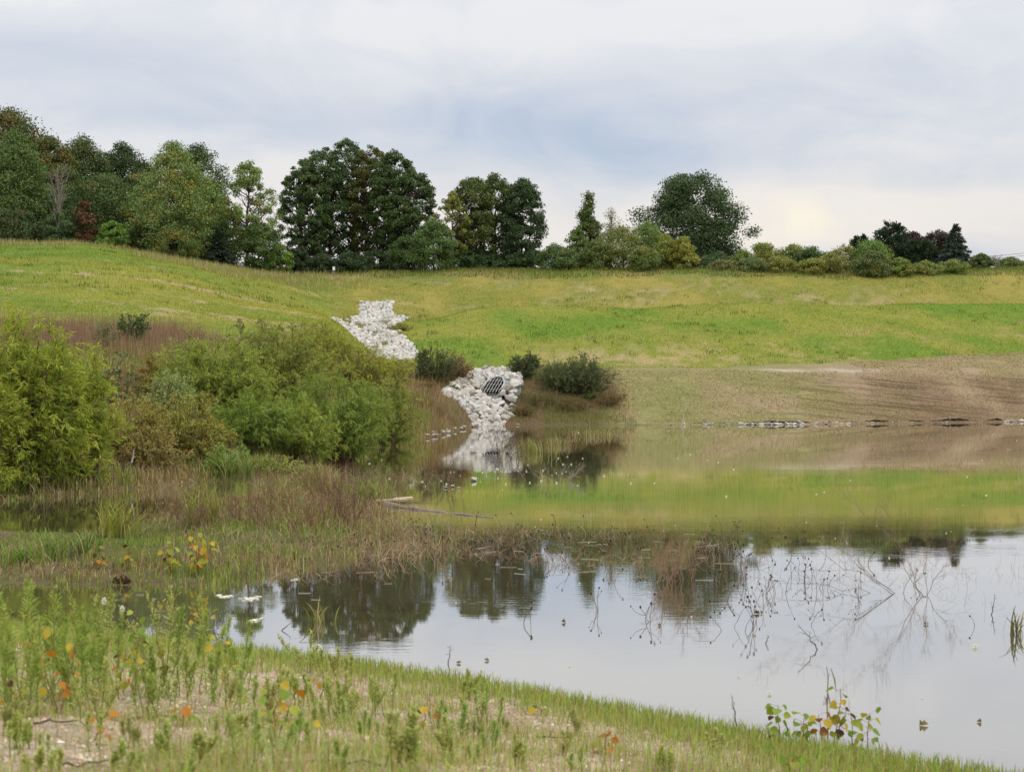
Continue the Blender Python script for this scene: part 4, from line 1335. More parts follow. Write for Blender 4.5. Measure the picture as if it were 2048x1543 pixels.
plant_bush('brush', 'olive brush with rusty leaves next to the big yellow willow', 'bush', 265, 765, 160, 53.5, GB, shoots=130, twigs=10, leaves=13, colour=(.135, .125, .035), accents=((.2, (.23, .12, .03)),), **BR)
plant_bush('brush', 'olive brush with yellow leaves in front of the wide green willow', 'bush', 380, 775, 150, 55, GB, shoots=130, twigs=10, leaves=13, colour=(.14, .14, .035), accents=((.22, (.26, .17, .03)),), **BR)
plant_bush('brush', 'brown leggy brush behind the curved bare stick', 'bush', 300, 850, 150, 52.5, GB, shoots=110, twigs=8, leaves=9, colour=(.13, .11, .04), accents=((.2, (.20, .12, .04)),), **BR)
plant_bush('brush', 'reddish brown brush between the willows and purple grass', 'bush', 250, 720, 150, 66, GB, shoots=90, twigs=8, leaves=9, colour=(.15, .10, .05), accents=((.2, (.11, .13, .05)),), **BR)
plant_bush('brush', 'pale green brush in front of the green willow', 'bush', 345, 725, 100, 60, GB, shoots=80, twigs=9, leaves=11, colour=(.12, .15, .06), **BR)
plant_bush('brush', 'leafy low brush at the water below the dark willow', 'bush', 455, 880, 110, 53.5, GB, shoots=70, twigs=8, leaves=10, colour=(.10, .14, .035), **BR)
plant_bush('brush', 'tangled olive brush where the marsh meets the bank', 'bush', 560, 905, 150, 54, GB, shoots=80, twigs=8, leaves=9, colour=(.125, .135, .04), accents=((.2, (.19, .12, .05)),), **BR)
GC = 'dark bushes round the culvert'
CB = dict(gain=2.0, twl=.2, L=.09, Wd=.038, droop=.1, arch=.1, lo=.12)
plant_bush('dark_bush', 'round dark bush above the stones, beside the chute outlet', 'bush', 868, 690, 92, 98.5, GC, shoots=120, twigs=9, leaves=11, colour=(.052, .066, .030), **CB)
plant_bush('dark_bush', 'brownish bush leaning on the round dark one by the chute', 'bush', 915, 700, 62, 100, GC, shoots=70, twigs=8, leaves=9, colour=(.15, .095, .055), **CB)
plant_bush('dark_bush', 'small round dark bush right beside the culvert stones', 'bush', 1050, 699, 62, 102, GC, shoots=90, twigs=9, leaves=11, colour=(.056, .070, .032), **CB)
plant_bush('dark_bush', 'broad green-grey bush between the round ones on the culvert bank', 'bush', 1122, 712, 100, 100.5, GC, shoots=120, twigs=9, leaves=11, colour=(.078, .098, .042), **CB)
plant_bush('dark_bush', 'tallest dark bush at the end of the culvert row', 'bush', 1172, 706, 100, 100, GC, shoots=130, twigs=9, leaves=11, colour=(.060, .080, .034), **CB)
plant_bush('dark_bush', 'fresh green bush low on the bank below the culvert row', 'bush', 1185, 782, 50, 99.5, GC, shoots=70, twigs=8, leaves=10, colour=(.075, .11, .035), **CB)
plant_bush('dark_bush', 'pale willow shoots in front of the broad bush', 'bush', 1140, 750, 60, 100.5, GC, shoots=70, twigs=8, leaves=9, colour=(.12, .14, .055), **CB)
plant_bush('dark_bush', 'weedy bush beside the steps of stone in the chute', 'bush', 800, 645, 46, 119, GC, shoots=60, twigs=7, leaves=9, colour=(.15, .145, .045), **CB)


for px, top, wp, D, lab, col in ((1085, 775, 95, 98.2, 'olive weedy scrub on the bank just past the culvert stones', (.13, .12, .045)), (1145, 790, 80, 97.6, 'brown and green weedy scrub low on the bank under the pale shoots', (.15, .11, .05)), (1215, 775, 85, 98.6, 'rusty weedy scrub at the outer end of the culvert bank', (.18, .11, .06)),
                                 (1040, 800, 60, 96.8, 'small brown scrub at the water beside the culvert stones', (.15, .105, .05)), (845, 765, 75, 96, 'reddish weedy scrub below the round dark bush by the chute', (.18, .105, .06)), (895, 770, 55, 97, 'green and rust scrub touching the stones on the inlet side', (.13, .12, .045))):
    plant_bush('scrub', lab, 'bush', px, top, wp, D, GC, shoots=80, twigs=7, leaves=8, colour=col, accents=((.25, (.20, .17, .06)), (.2, (.12, .15, .04))), **dict(CB, gain=1.5, L=.07, Wd=.022, skirt=.5))


# ------------------------------------------------------------------ stones
def rock_mesh(seed, sub=3, flat=.72, C=(.55, .52, .47)):
    rs = np.random.default_rng(seed)
    bm = __import__('bmesh').new()
    __import__('bmesh').ops.create_icosphere(bm, subdivisions=sub, radius=1.0)
    V = np.array([v.co[:] for v in bm.verts])
    Fc = np.array([[v.index for v in f.verts] for f in bm.faces])
    bm.free()
    N = unit(rs.normal(size=(11, 3)))
    d = .50 + .42 * rs.random(11)
    r = np.min(np.where(V @ N.T > .05, d[None] / np.maximum(V @ N.T, .05), 9.0), axis=1)
    r = np.minimum(r, 1.15)
    P = V * r[:, None]
    P += .02 * np.stack([fbm(P[:, 0] * 3 + seed, P[:, 1] * 3 + k * 9, seed + k) - .5 for k in range(3)], 1)
    P *= np.array([1.0, .72 + .2 * rs.random(), flat * (.8 + .4 * rs.random())])
    return P, Fc, np.array(C)


ROCKS = [rock_mesh(100 + k, 3, .74, tuple(.74 * np.array(c) * np.array([1.02, 1.0, .95]))) for k, c in enumerate([(.66, .645, .61), (.62, .60, .565), (.68, .67, .64), (.60, .575, .53), (.64, .62, .58), (.50, .45, .38), (.66, .64, .59), (.52, .51, .50), (.58, .51, .41), (.65, .635, .61)])]
ROCK_ME = []
for k, (P, Fc, c) in enumerate(ROCKS):
    me = build_mesh('stone', P, [Fc], np.tile(c, (len(P), 1)), False)
    me.materials.append(M_STONE)
    ROCK_ME.append(me)


def spread(cand, gap):
    """thin candidate points (n,3) so that none lie closer than gap (number or per-point array)"""
    gap = np.broadcast_to(gap, (len(cand),))
    cell = float(gap.max())
    grid, keep = {}, []
    for i, p in enumerate(cand):
        k = tuple(np.floor(p / cell).astype(int))
        ok = True
        for a in (-1, 0, 1):
            for b in (-1, 0, 1):
                for c in (-1, 0, 1):
                    for j in grid.get((k[0] + a, k[1] + b, k[2] + c), ()):
                        if ((cand[j] - p) ** 2).sum() < (.5 * (gap[i] + gap[j])) ** 2:
                            ok = False
                            break
        if ok:
            grid.setdefault(k, []).append(i)
            keep.append(i)
    return np.array(keep)


def ground_samples(poly, n, rs):
    xs, ys = [p[0] for p in poly], [p[1] for p in poly]
    x = min(xs) + (max(xs) - min(xs)) * rs.random(n)
    y = min(ys) + (max(ys) - min(ys)) * rs.random(n)
    k = inside(poly, x, y)
    x, y = x[k], y[k]
    return np.stack([x, y, ground(x, y)], 1)


rs = np.random.default_rng(31)


def cul_local(p):
    r = p - CUL
    return r @ AX, r @ LAT


PIPE_W, PIPE_H = 1.55, 1.0
S = ground_samples([(p[0], p[1] - .5) if i in (7, 8) else (p[0], p[1]) for i, p in enumerate(APRON)], 30000, rs)
a_, b_ = (S - CUL) @ AX, (S - CUL) @ LAT
mouth = (a_ > -.25) & (a_ < 1.3) & (np.abs(b_) < .98)
over = (a_ <= -.25) & (a_ > -1.7) & (np.abs(b_) < 1.0)
S[over, 2] = np.maximum(S[over, 2], CUL[2] + PIPE_H * np.sqrt(np.clip(1 - (b_[over] / .98) ** 2, 0, 1)) + .06)
side_ = (np.abs(b_) >= .82) & (np.abs(b_) < 1.9) & (a_ > -2.4) & (a_ < 1.0)
S[:, 2] = np.where(side_, bil(ZG0, S[:, 0], S[:, 1]), S[:, 2])
S[side_, 2] = np.maximum(S[side_, 2], CUL[2] - .2 + (.2 + PIPE_H * np.clip(1 - (a_[side_] + .1) / 1.1, .0, .8)) * np.clip(1 - (np.abs(b_[side_]) - .82) / 1.0, 0, 1))
toe_ = (a_ >= 1.0) & (a_ < 1.7) & (np.abs(b_) < .95)
S[toe_, 2] = np.maximum(S[toe_, 2], CUL[2] - .30)
S = S[~mouth]
S = S[rs.permutation(len(S))]
gap = .235 + .27 * rs.random(len(S)) ** 1.9
S, gap = (lambda k: (S[k], gap[k]))(spread(S, gap))
n_ap = min(len(S), 300)
order = np.argsort(-gap)[:n_ap]
for i in order:
    s = gap[i] * (.84 + .2 * rs.random())
    o = link('riprap_stone', ROCK_ME[rs.integers(len(ROCK_ME))], None, None, S[i] + np.array([0, 0, .12 * gap[i]]))
    o.scale = (s, s, s * .95)
    o.rotation_euler = (rs.normal() * .5 - .25, rs.normal() * .5, rs.random() * 6.28)
    tag(o, 'one of the whitish angular stones heaped round the culvert mouth', 'stone', 'riprap stones round the culvert')


def stone_heap(name, S, size, rs, srcs):
    """many small stones in one mesh: the ones too many to count"""
    Vs, Fs, Cs, n = [], [], [], 0
    for p, s in zip(S, size):
        P, Fc, c = srcs[rs.integers(len(srcs))]
        e = rs.normal(size=3) * np.array([.5, .5, 0]) + np.array([0, 0, rs.random() * 6.28])
        cxr, sxr, cyr, syr, czr, szr = math.cos(e[0]), math.sin(e[0]), math.cos(e[1]), math.sin(e[1]), math.cos(e[2]), math.sin(e[2])
        M = np.array([[czr, -szr, 0], [szr, czr, 0], [0, 0, 1]]) @ np.array([[cyr, 0, syr], [0, 1, 0], [-syr, 0, cyr]]) @ np.array([[1, 0, 0], [0, cxr, -sxr], [0, sxr, cxr]])
        Vs.append(P @ M.T * s + p)
        Fs.append(Fc + n)
        Cs.append(np.tile(c * (1 + .08 * rs.normal()), (len(P), 1)))
        n += len(P)
    return tag(link(name, build_mesh(name, np.concatenate(Vs), [np.concatenate(Fs)], np.concatenate(Cs)), M_STONE), kind='stuff')


LOW = [rock_mesh(300 + k, 2, .8, tuple(.74 * np.array(c) * np.array([1.02, 1.0, .95]))) for k, c in enumerate([(.68, .67, .645), (.64, .62, .59), (.70, .69, .67), (.61, .585, .54), (.66, .645, .62)])]
S = ground_samples(CHUTE, 60000, rs)
gap = .20 + .15 * rs.random(len(S)) ** 1.5
# weeds have grown through the stones in a few patches
k = fbm(S[:, 0] * .9, S[:, 1] * .35, 71) < .66 + .3 * sstep(122, 128, S[:, 1])
S, gap = S[k], gap[k]
k = spread(S, gap)
S, gap = S[k], gap[k]
stone_heap('riprap', S + np.array([0, 0, .03]), gap * (.62 + .25 * rs.random(len(S))), rs, LOW)
x, y = S[:, 0], S[:, 1]
nw = 2600
T = ground_samples(CHUTE, nw * 3, rs)
k = fbm(T[:, 0] * .9, T[:, 1] * .35, 71) > .62 + .2 * sstep(124, 130, T[:, 1])
T = T[k][:nw]
c = pal(rng, len(T), (.20, .19, .06), .25, ((.3, (.30, .22, .10)),))
grass_object('chute_weeds', T[:, 0], T[:, 1], .15 + .3 * rng.random(len(T)), .02 + .02 * rng.random(len(T)), c, .6)

# white stones along the far waterline
for (pa, pb, n) in ((1340, 1400, 5), (1405, 1480, 14), (1482, 1612, 34), (1615, 1700, 10), (1720, 1900, 16), (2000, 2060, 12)):
    for q in range(n):
        px = pa + (pb - pa) * (q + .8 * rs.random()) / n
        D = float(np.interp(px, [1240, 1600, 2048], [95.3, 96.0, 100.3])) - .1 + .4 * rs.random()
        s = (.06 + .11 * rs.random()) * (1.1 if 1480 < px < 1612 or px > 2000 else .7)
        o = link('shore_stone', ROCK_ME[rs.integers(len(ROCK_ME))], None, None, ((px - PX0) / F * D, D, .05))
        o.scale = (s * (1.2 + .9 * rs.random()), s, s * .62)
        o.rotation_euler = (rs.normal() * .3, rs.normal() * .3, rs.random() * 6.28)
        tag(o, 'small whitish stone at the waterline under the bare tan slope', 'stone', 'stones along the far waterline')
# pale stones at the waterline beside the brown grass
for q in range(16):
    px = 850 + 95 * rs.random()
    p = hit(px, float(np.interp(px, [850, 945], [872, 853])) + rs.normal() * 2.0)
    s = .07 + .07 * rs.random()
    o = link('shore_stone', ROCK_ME[[3, 5, 8][rs.integers(3)]], None, None, p + np.array([0, 0, .03]))
    o.scale = (s * 1.2, s, s)
    o.rotation_euler = (0, 0, rs.random() * 6.28)
    tag(o, 'small tan stone on the water edge below the brown grass', 'stone', 'tan stones beside the culvert inlet')
for px, py, s, lab in ((948, 962, .13, 'round tan boulder standing alone in the shallow water'), (890, 976, .07, 'small tan stone by the marsh edge, next to another'), (905, 974, .085, 'flat tan stone in the marsh edge, the larger of three'), (918, 977, .06, 'tiny orange-tan stone of three at the marsh edge'),
                       (1035, 850, .12, 'pale flat stone in the water just past the culvert stones')):
    p = hit(px, py)
    o = link('boulder', ROCK_ME[8], None, None, (p[0], p[1], .45 * s))
    o.scale = (s * 1.2, s * 1.1, s * 1.15 if px == 948 else s * .7)
    o.rotation_euler = (.2, .1, px * .37)
    tag(o, lab, 'stone')

# the undercut edge of the bare bank: ledges of dark clods along the waterline
def ledge(px0, px1, hgt, seed):
    rs2 = np.random.default_rng(seed)
    n = max(12, int((px1 - px0) / 3))
    px = np.linspace(px0, px1, n)
    D = np.interp(px, [1240, 1600, 2048], [95.3, 96.0, 100.3]) + .32 + .10 * (fbm(px * .07, px * 0, seed) - .5) * 4 * .3
    x = (px - PX0) / F * D
    env = np.sin(np.pi * np.linspace(.03, .97, n)) ** .5
    h = .75 * hgt * env * (.6 + .8 * fbm(px * .12, px * 0 + 4, seed + 1))
    prof = [(.10, -.06), (.05, .03), (-.02, .55), (-.14, .80), (-.08, 1.0), (.5, 1.12), (1.4, .8)]
    V = np.zeros((n, len(prof), 3))
    for j, (dy, z) in enumerate(prof):
        V[:, j, 0] = x + rs2.normal(size=n) * .02
        V[:, j, 1] = D + dy * (.6 + .8 * rs2.random(n) if 1 < j < 5 else 1) * (1 if dy > .3 else np.maximum(env, .3))
        V[:, j, 2] = h * z + .012 * rs2.normal(size=n) * (j > 0)
    m = len(prof)
    i = np.arange(n - 1)[:, None] * m + np.arange(m - 1)[None]
    Fq = np.stack([i, i + m, i + m + 1, i + 1], -1).reshape(-1, 4)
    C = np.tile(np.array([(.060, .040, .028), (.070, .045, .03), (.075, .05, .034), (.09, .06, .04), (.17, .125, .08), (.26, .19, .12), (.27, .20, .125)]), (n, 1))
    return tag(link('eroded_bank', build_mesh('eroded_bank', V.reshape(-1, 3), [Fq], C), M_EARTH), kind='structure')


M_EARTH = plain_material('bank_earth', .95, .05, nscale=9.0, namp=.45, bump=.8, bscale=14.0)
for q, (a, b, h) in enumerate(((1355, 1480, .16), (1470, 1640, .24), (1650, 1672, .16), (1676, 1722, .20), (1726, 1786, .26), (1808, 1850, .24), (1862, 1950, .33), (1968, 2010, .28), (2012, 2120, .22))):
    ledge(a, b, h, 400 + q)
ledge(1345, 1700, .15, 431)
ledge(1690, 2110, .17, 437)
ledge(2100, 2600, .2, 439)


# ------------------------------------------------------------------ the culvert: a mitred steel pipe end with a grate
cv = thing('culvert', 'grated galvanised steel culvert end set among the white riprap stones', 'culvert', CUL)
L3 = lambda a, b, z: AX * a + LAT * b + np.array([0, 0, z])
NS = 20
ang = np.linspace(0, np.pi, NS)
ab, az = np.cos(ang) * PIPE_W / 2, np.sin(ang) ** .8 * PIPE_H
cut = lambda z: .95 * (1 - z / PIPE_H) - .10          # how far the wall reaches out at height z: the slanted cut
SHADED_STEEL, GAL = np.array((.035, .036, .038)), np.array((.40, .40, .38))  # inner steel blackened: the pipe's inner shade is in its colour
# shell with thickness
g = Geo()
for rr, flip in ((1.0, False), (1.06, True)):
    V = []
    for f_ in (0., .5, 1.):
        for j in range(NS):
            a0, a1 = -1.1, cut(az[j])
            V.append(L3(a0 + (a1 - a0) * f_, ab[j] * rr, az[j] * rr))
    i = np.arange(2)[:, None] * NS + np.arange(NS - 1)[None]
    Fq = np.stack([i, i + 1, i + NS + 1, i + NS], -1).reshape(-1, 4)
    g.add(np.array(V), Fq[:, ::-1] if flip else Fq, SHADED_STEEL * (8.0 if flip else 1))
g.obj('pipe', M_DARK, cv)
# rolled rim along the cut
g = Geo()
P = np.array([L3(cut(az[j]), ab[j] * 1.03, az[j] * 1.03) for j in range(NS)])
V, Fq = tube(P, .035, 6)
g.add(V, Fq, GAL * 1.25)
g.obj('rim', M_METAL, cv, True)
g = Geo()
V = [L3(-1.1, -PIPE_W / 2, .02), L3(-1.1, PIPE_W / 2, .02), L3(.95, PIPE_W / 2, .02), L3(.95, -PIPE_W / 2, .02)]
g.add(np.array(V), np.array([[0, 1, 2, 3]]), GAL * .18)  # floor steel darkened to paint in the shade of the pipe
V = [L3(.95, -PIPE_W / 2 - .05, -.28), L3(.95, PIPE_W / 2 + .05, -.28), L3(.95, PIPE_W / 2 + .05, .018), L3(.95, -PIPE_W / 2 - .05, .018)]
g.add(np.array(V), np.array([[0, 1, 2, 3]]), GAL * 1.0)
g.obj('floor', M_DARK, cv)
g = Geo()
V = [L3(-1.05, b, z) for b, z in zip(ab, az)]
g.add(np.array(V + [L3(-1.05, 0, 0)]), np.array([[j, j + 1, NS] for j in range(NS - 1)]), np.array((.012, .012, .012)))  # added near-black sheet stands for the pipe's dark depth, no real wall
g.obj('pipe_shade_cap', M_DARK, cv)
g = Geo()
zt_ = lambda b: PIPE_H * (max(0., 1 - (2 * b / PIPE_W) ** 2)) ** .4
for b in np.linspace(-.62, .62, 7):
    zt2 = zt_(b)
    V, Fq = tube(np.array([L3(cut(.14) + .02, b, .05), L3(cut(.2) + .02, b, .2), L3(cut(zt2) + .02, b, zt2)]), .0095, 5)
    g.add(V, Fq, GAL * 1.35)
for z in (.08, .34, .60, .82):
    bb = PIPE_W / 2 * max(0., 1 - (z / PIPE_H) ** 2.5) ** .5
    V, Fq = tube(np.array([L3(cut(max(z, .14)) + .03, -bb, z), L3(cut(max(z, .14)) + .03, bb, z)]), .0085, 5)
    g.add(V, Fq, GAL * 1.35)
g.obj('grate', M_METAL, cv)


# ------------------------------------------------------------------ dead plants, sticks and floating things on the pond
def coneflower(seed, Hh):
    """a dried coneflower: bent stems, each with a dark seed head (the heads are parts)"""
    rs2 = np.random.default_rng(seed)
    g, hd = Geo(), []
    for q in range(rs2.integers(1, 4)):
        th = rs2.random() * 6.28
        ln = Hh * (.15 + .5 * rs2.random())
        s = np.linspace(0, 1, 6)
        h = Hh * (.7 + .4 * rs2.random())
        P = np.stack([ln * np.cos(th) * s ** 1.7, ln * np.sin(th) * s ** 1.7, h * s - .05], 1) + rs2.normal(size=(6, 3)) * .008
        V, Fq = tube(P, np.linspace(.0042, .0026, 6), 4)
        g.add(V, Fq, np.array((.17, .11, .07)))
        if rs2.random() < .5:
            e = P[3] + np.array([.10 * rs2.normal(), .10 * rs2.normal(), .1])
            V, Fq = tube(limb(P[3], e, rs2, .2, 4), np.linspace(.003, .002, 4), 3)
            g.add(V, Fq, np.array((.19, .13, .08)))
            hd.append((e, .010))
        hd.append((P[-1], .013 + .005 * rs2.random()))
    return g, hd


_ico = rock_mesh(900, 2, .95, (.045, .034, .03))
PROTO = []
for k in range(9):
    g, hd = coneflower(700 + k, .26 + .05 * (k % 4))
    o = thing('dried_coneflower', 'dead coneflower stem with dark round seed heads standing in the shallow pond', 'dead flower', (0, 0, -50), 'dead coneflowers in the pond')
    g.obj('stem', M_DRY, o)
    for p, r in hd:
        h = Geo(); h.add(_ico[0] * r * np.array([1, 1.2, 1.2]) + p, _ico[1], _ico[2]); h.obj('seed_head', M_DRY, o)
    PROTO.append(o)
spots = []
rs = np.random.default_rng(52)
while len(spots) < 130:
    px = rs.choice([rs.uniform(500, 1500), rs.uniform(1380, 1760), rs.uniform(560, 1300)])
    cy_ = np.interp(px, [450, 700, 1000, 1300, 1500, 1760, 1900], [1120, 1100, 1095, 1110, 1140, 1170, 1180])
    py = cy_ + rs.normal() * np.interp(px, [500, 1000, 1500, 1760], [32, 38, 42, 34])
    if 1030 < py < 1262:
        spots.append((px, py))
spots += [(1045, 1248), (1060, 1236), (1195, 1222), (1290, 1240), (1302, 1244), (1445, 1262), (1470, 1255), (1490, 1262), (1508, 1252), (1516, 1246), (1952, 1252), (1830, 1170), (1720, 1190), (1655, 1170)]
for i, (px, py) in enumerate(spots):
    p = hit(px, py)
    src = PROTO[i % 9]
    o = src if i < 9 else dup(src, (0, 0, 0))
    o.location = (p[0], p[1], 0)
    o.rotation_euler = (0, 0, rs.random() * 6.28)
    o.scale = (1, 1, .75 + .6 * rs.random())


def twig_shrub(seed, mains, n1=14, n2=7, rad=.012, colour=(.115, .06, .042), fine=.5, tl=.45):
    """a leafless shrub: main branches (start, end), side branches, fine twigs"""
    rs2 = np.random.default_rng(seed)
    g = Geo()
    col = np.array(colour)
    Q = []
    for a, b in mains:
        a, b = np.array(a, float), np.array(b, float)
        L = np.linalg.norm(b - a)
        q = limb(a, b, rs2, .16, 9, -.06)
        V, Fq = tube(q, np.linspace(rad, rad * .22, 9), 6)
        g.add(V, Fq, col)
        for j in range(n1):
            f_ = .15 + .8 * (j + rs2.random()) / n1
            k = f_ * 8
            p = q[int(k)] * (1 - k % 1) + q[min(8, int(k) + 1)] * (k % 1)
            d = unit(unit(b - a) * .8 + rs2.normal(size=3) * .55 + np.array([0, 0, .25]))
            e = p + d * L * tl * (.35 + .65 * rs2.random()) * (1.1 - .6 * f_)
            s1 = limb(p, e, rs2, .25, 6, -.05)
            V, Fq = tube(s1, np.linspace(rad * .36, rad * .12, 6), 4)
            g.add(V, Fq, col * 1.15)
            for m in range(n2):
                i = rs2.integers(1, 6)
                e2 = s1[i] + unit(d + rs2.normal(size=3) * .6) * L * .13 * (.4 + rs2.random())
                Q.append(np.array([s1[i], (s1[i] + e2) / 2 + rs2.normal(size=3) * .01, e2]))
    Q = np.array(Q)
    V, Fq = tubes_many(Q, np.tile(np.array([.0022, .0017, .0011]) * (rad / .012) ** .5, (len(Q), 1)), 3)
    g.add(V, Fq, col * 1.3)
    return g


p = hit(1852, 1192)
k_ = p[1] / F
o = twig_shrub(61, [((0, 0, -.05), (-175 * k_, .5, 235 * k_)), ((-.04, .05, -.05), (-60 * k_, .9, 170 * k_)), ((.03, .02, -.05), (20 * k_, .7, 130 * k_)), ((.0, .02, -.05), (95 * k_, .5, 110 * k_)), ((-.4, .1, -.05), (-330 * k_, .3, 150 * k_))], 13, 6, .0046, (.20, .13, .09)).obj('dead_shrub', M_DRY)
o.location = (p[0], p[1], 0)
tag(o, 'bare drowned shrub with long dark branches leaning over the open water', 'dead shrub')
p = hit(1800, 1187)
o = twig_shrub(62, [((0, 0, -.05), (-215 * k_, .2, 150 * k_)), ((0, 0, -.05), (-90 * k_, .4, 60 * k_)), ((.02, 0, -.05), (60 * k_, .4, 70 * k_)), ((-.2, 0, -.05), (-260 * k_, .2, 25 * k_))], 11, 5, .0042, (.20, .13, .09)).obj('dead_shrub', M_DRY)
o.location = (p[0], p[1], 0)
tag(o, 'lower drowned shrub touching the long-branched one, tip pointing to the seed heads', 'dead shrub')
for px, py, w_, h_, lab, col in ((610, 1062, 190, 100, 'dense red-brown twiggy brush in the marsh behind the driftwood', (.155, .075, .048)), (500, 1050, 120, 85, 'brown brush in the marsh beside the red-brown one', (.15, .085, .055)), (370, 1065, 130, 75, 'brown tangled brush in the marsh above yellow poplar leaves', (.165, .10, .062)),
                                 (690, 1050, 90, 95, 'leggy brown shrub at the end of the red-brown brush', (.125, .07, .048)), (660, 1000, 120, 80, 'rusty brush behind the red-brown one', (.16, .085, .055)),
                                 (880, 965, 90, 55, 'rusty weed tuft by the round boulder', (.15, .085, .055)), (1345, 1165, 110, 95, 'bushy straw-brown dead weed in the middle of the pond shallows', (.23, .155, .095)),
                                 (1018, 905, 75, 65, 'thin leafless twigs rising from the grassy islet before the culvert', (.12, .08, .06)), (1110, 962, 110, 32, 'arching tangle of pale twigs lying on open water', (.30, .25, .19)),
                                 (330, 1010, 110, 60, 'straw-coloured tangled brush between channel and marsh', (.24, .17, .10)), (770, 985, 90, 50, 'low rusty brush by the planks', (.17, .10, .065))):
    p = hit(px, py)
    kk_ = p[1] / F
    rs2 = np.random.default_rng(px)
    m = []
    for q in range(26 if h_ > 60 else 12):
        x0, y0 = rs2.normal() * w_ * .22 * kk_, rs2.normal() * .35
        m.append(((x0, y0, -.05), (x0 + rs2.normal() * w_ * .26 * kk_, y0 + rs2.normal() * .4, h_ * kk_ * (.5 + .6 * rs2.random()))))
    o = twig_shrub(px, m, 7, 5, .007, col, tl=.5).obj('dead_brush', M_DRY)
    o.location = (p[0], p[1], max(p[2], 0))
    tag(o, lab, 'dead brush')

# driftwood log, planks, sticks
pa, pb = hit(770, 1012), hit(985, 1036)
q = limb((0, 0, .02), pb - pa + np.array([0, 0, .0]), np.random.default_rng(5), .05, 14, 0)
g = Geo()
V, Fq = tube(q, np.linspace(.075, .02, 14) * (1 + .2 * np.random.default_rng(6).normal(size=14)), 9)
g.add(V, Fq, np.array((.25, .20, .155)))
rs2 = np.random.default_rng(9)
for j in (4, 8, 11):
    V, Fq = tube(limb(q[j], q[j] + np.array([.25 * rs2.normal(), .1, .10]), rs2, .2, 4), np.linspace(.02, .006, 4), 5)
    g.add(V, Fq, np.array((.27, .22, .17)))
o = g.obj('driftwood_log', M_WOOD, None, True)
o.location = pa
tag(o, 'long weathered driftwood log lying across the marsh edge, thin end in the water', 'log')
for px, py, ln, rz, c, lab in ((782, 1004, .75, .10, (.42, .34, .22), 'tan weathered plank beside the driftwood log'), (762, 1008, .42, -.25, (.20, .14, .09), 'dark broken plank end under the tan plank'), (806, 1000, .5, .35, (.50, .38, .24), 'orange-tan board lying behind the tan plank')):
    p = hit(px, py)
    g = Geo(); box(g, -ln / 2, ln / 2, -.07, .07, 0, .045, c)
    o = g.obj('plank', M_WOOD)
    o.location = p + np.array([0, 0, .02]); o.rotation_euler = (.12, -.04, rz)
    tag(o, lab, 'plank')
p = hit(250, 948)
kk_ = p[1] / F
g = Geo()
V, Fq = tube(np.array([(0, 0, -.05), (7, 0, 12), (13, 0, 24), (16, 0, 36), (17, 0, 50)], float) * kk_, np.array([.03, .028, .026, .022, .014]), 7)
g.add(V, Fq, np.array((.42, .38, .33)))
o = g.obj('bare_stick', M_WOOD, None, True); o.location = p
tag(o, 'curved grey barkless stick standing on the shore below the olive brush', 'stick')
for px, py, dx, dz_, lab, c in ((1362, 852, 12, 42, 'pale dead twig upright at the far waterline', (.45, .40, .33)), (1412, 851, 26, 30, 'forked pale twig at the far waterline by the white stones', (.36, .30, .25)), (1640, 1300, -40, 48, 'thin dark stick slanting out of the open water', (.07, .05, .04)), (1478, 1470, -12, 72, 'thin dark stick leaning at the grassy water edge', (.07, .05, .04)),
                                 (895, 1328, 6, 36, 'short reddish seed stalk standing in the water near the shore grass', (.13, .075, .055)), (1530, 1288, 10, -0 + 14, 'little dark forked twig in open water', (.07, .05, .04)), (557, 1262, 22, 14, 'small dark forked twig between tree reflections', (.035, .03, .028)), (1985, 1230, 8, 40, 'slim drowned stem near the picture edge', (.12, .08, .06))):
    p = hit(px, py)
    kk_ = p[1] / F
    o = twig_shrub(px + 5, [((0, 0, -.03), (dx * kk_, .05, max(dz_, 8) * kk_))], 4, 2, .008 if p[1] < 60 else .03, c, tl=.35).obj('twig', M_DRY)
    o.location = (p[0], p[1], max(0, p[2]))
    tag(o, lab, 'twig')

# long grass clumps standing in the marsh
def grass_clump(seed, n, Hh, W, C, acc=()):
    rs2 = np.random.default_rng(seed)
    P = np.zeros((n, 5, 3))
    s = np.linspace(0, 1, 5)
    th = rs2.random(n) * 6.28
    ln = Hh * (.15 + .75 * rs2.random(n))
    h = Hh * (.6 + .5 * rs2.random(n))
    b = rs2.normal(size=(n, 2)) * W * .25
    P[..., 0] = b[:, :1] + (np.cos(th) * ln)[:, None] * s ** 2
    P[..., 1] = b[:, 1:] + (np.sin(th) * ln)[:, None] * s ** 2
    P[..., 2] = h[:, None] * (s - .38 * s ** 3 * (ln / Hh)[:, None]) - .03
    wd = .011 * np.array([.7, 1, .9, .6, .1])
    ph = th + 1.57
    sd = np.stack([np.cos(ph), np.sin(ph), 0 * ph], 1)[:, None]
    V = np.stack([P - sd * wd[:, None], P + sd * wd[:, None]], 2).reshape(n, 10, 3)
    i = np.arange(n)[:, None, None] * 10 + (np.arange(4) * 2)[None, :, None]
    Fq = (i + np.array([0, 1, 3, 2])[None, None]).reshape(-1, 4)
    c = pal(rs2, n, C, .2, acc)
    return build_mesh('grass_clump', V.reshape(-1, 3), [Fq], np.repeat(c, 10, 0))


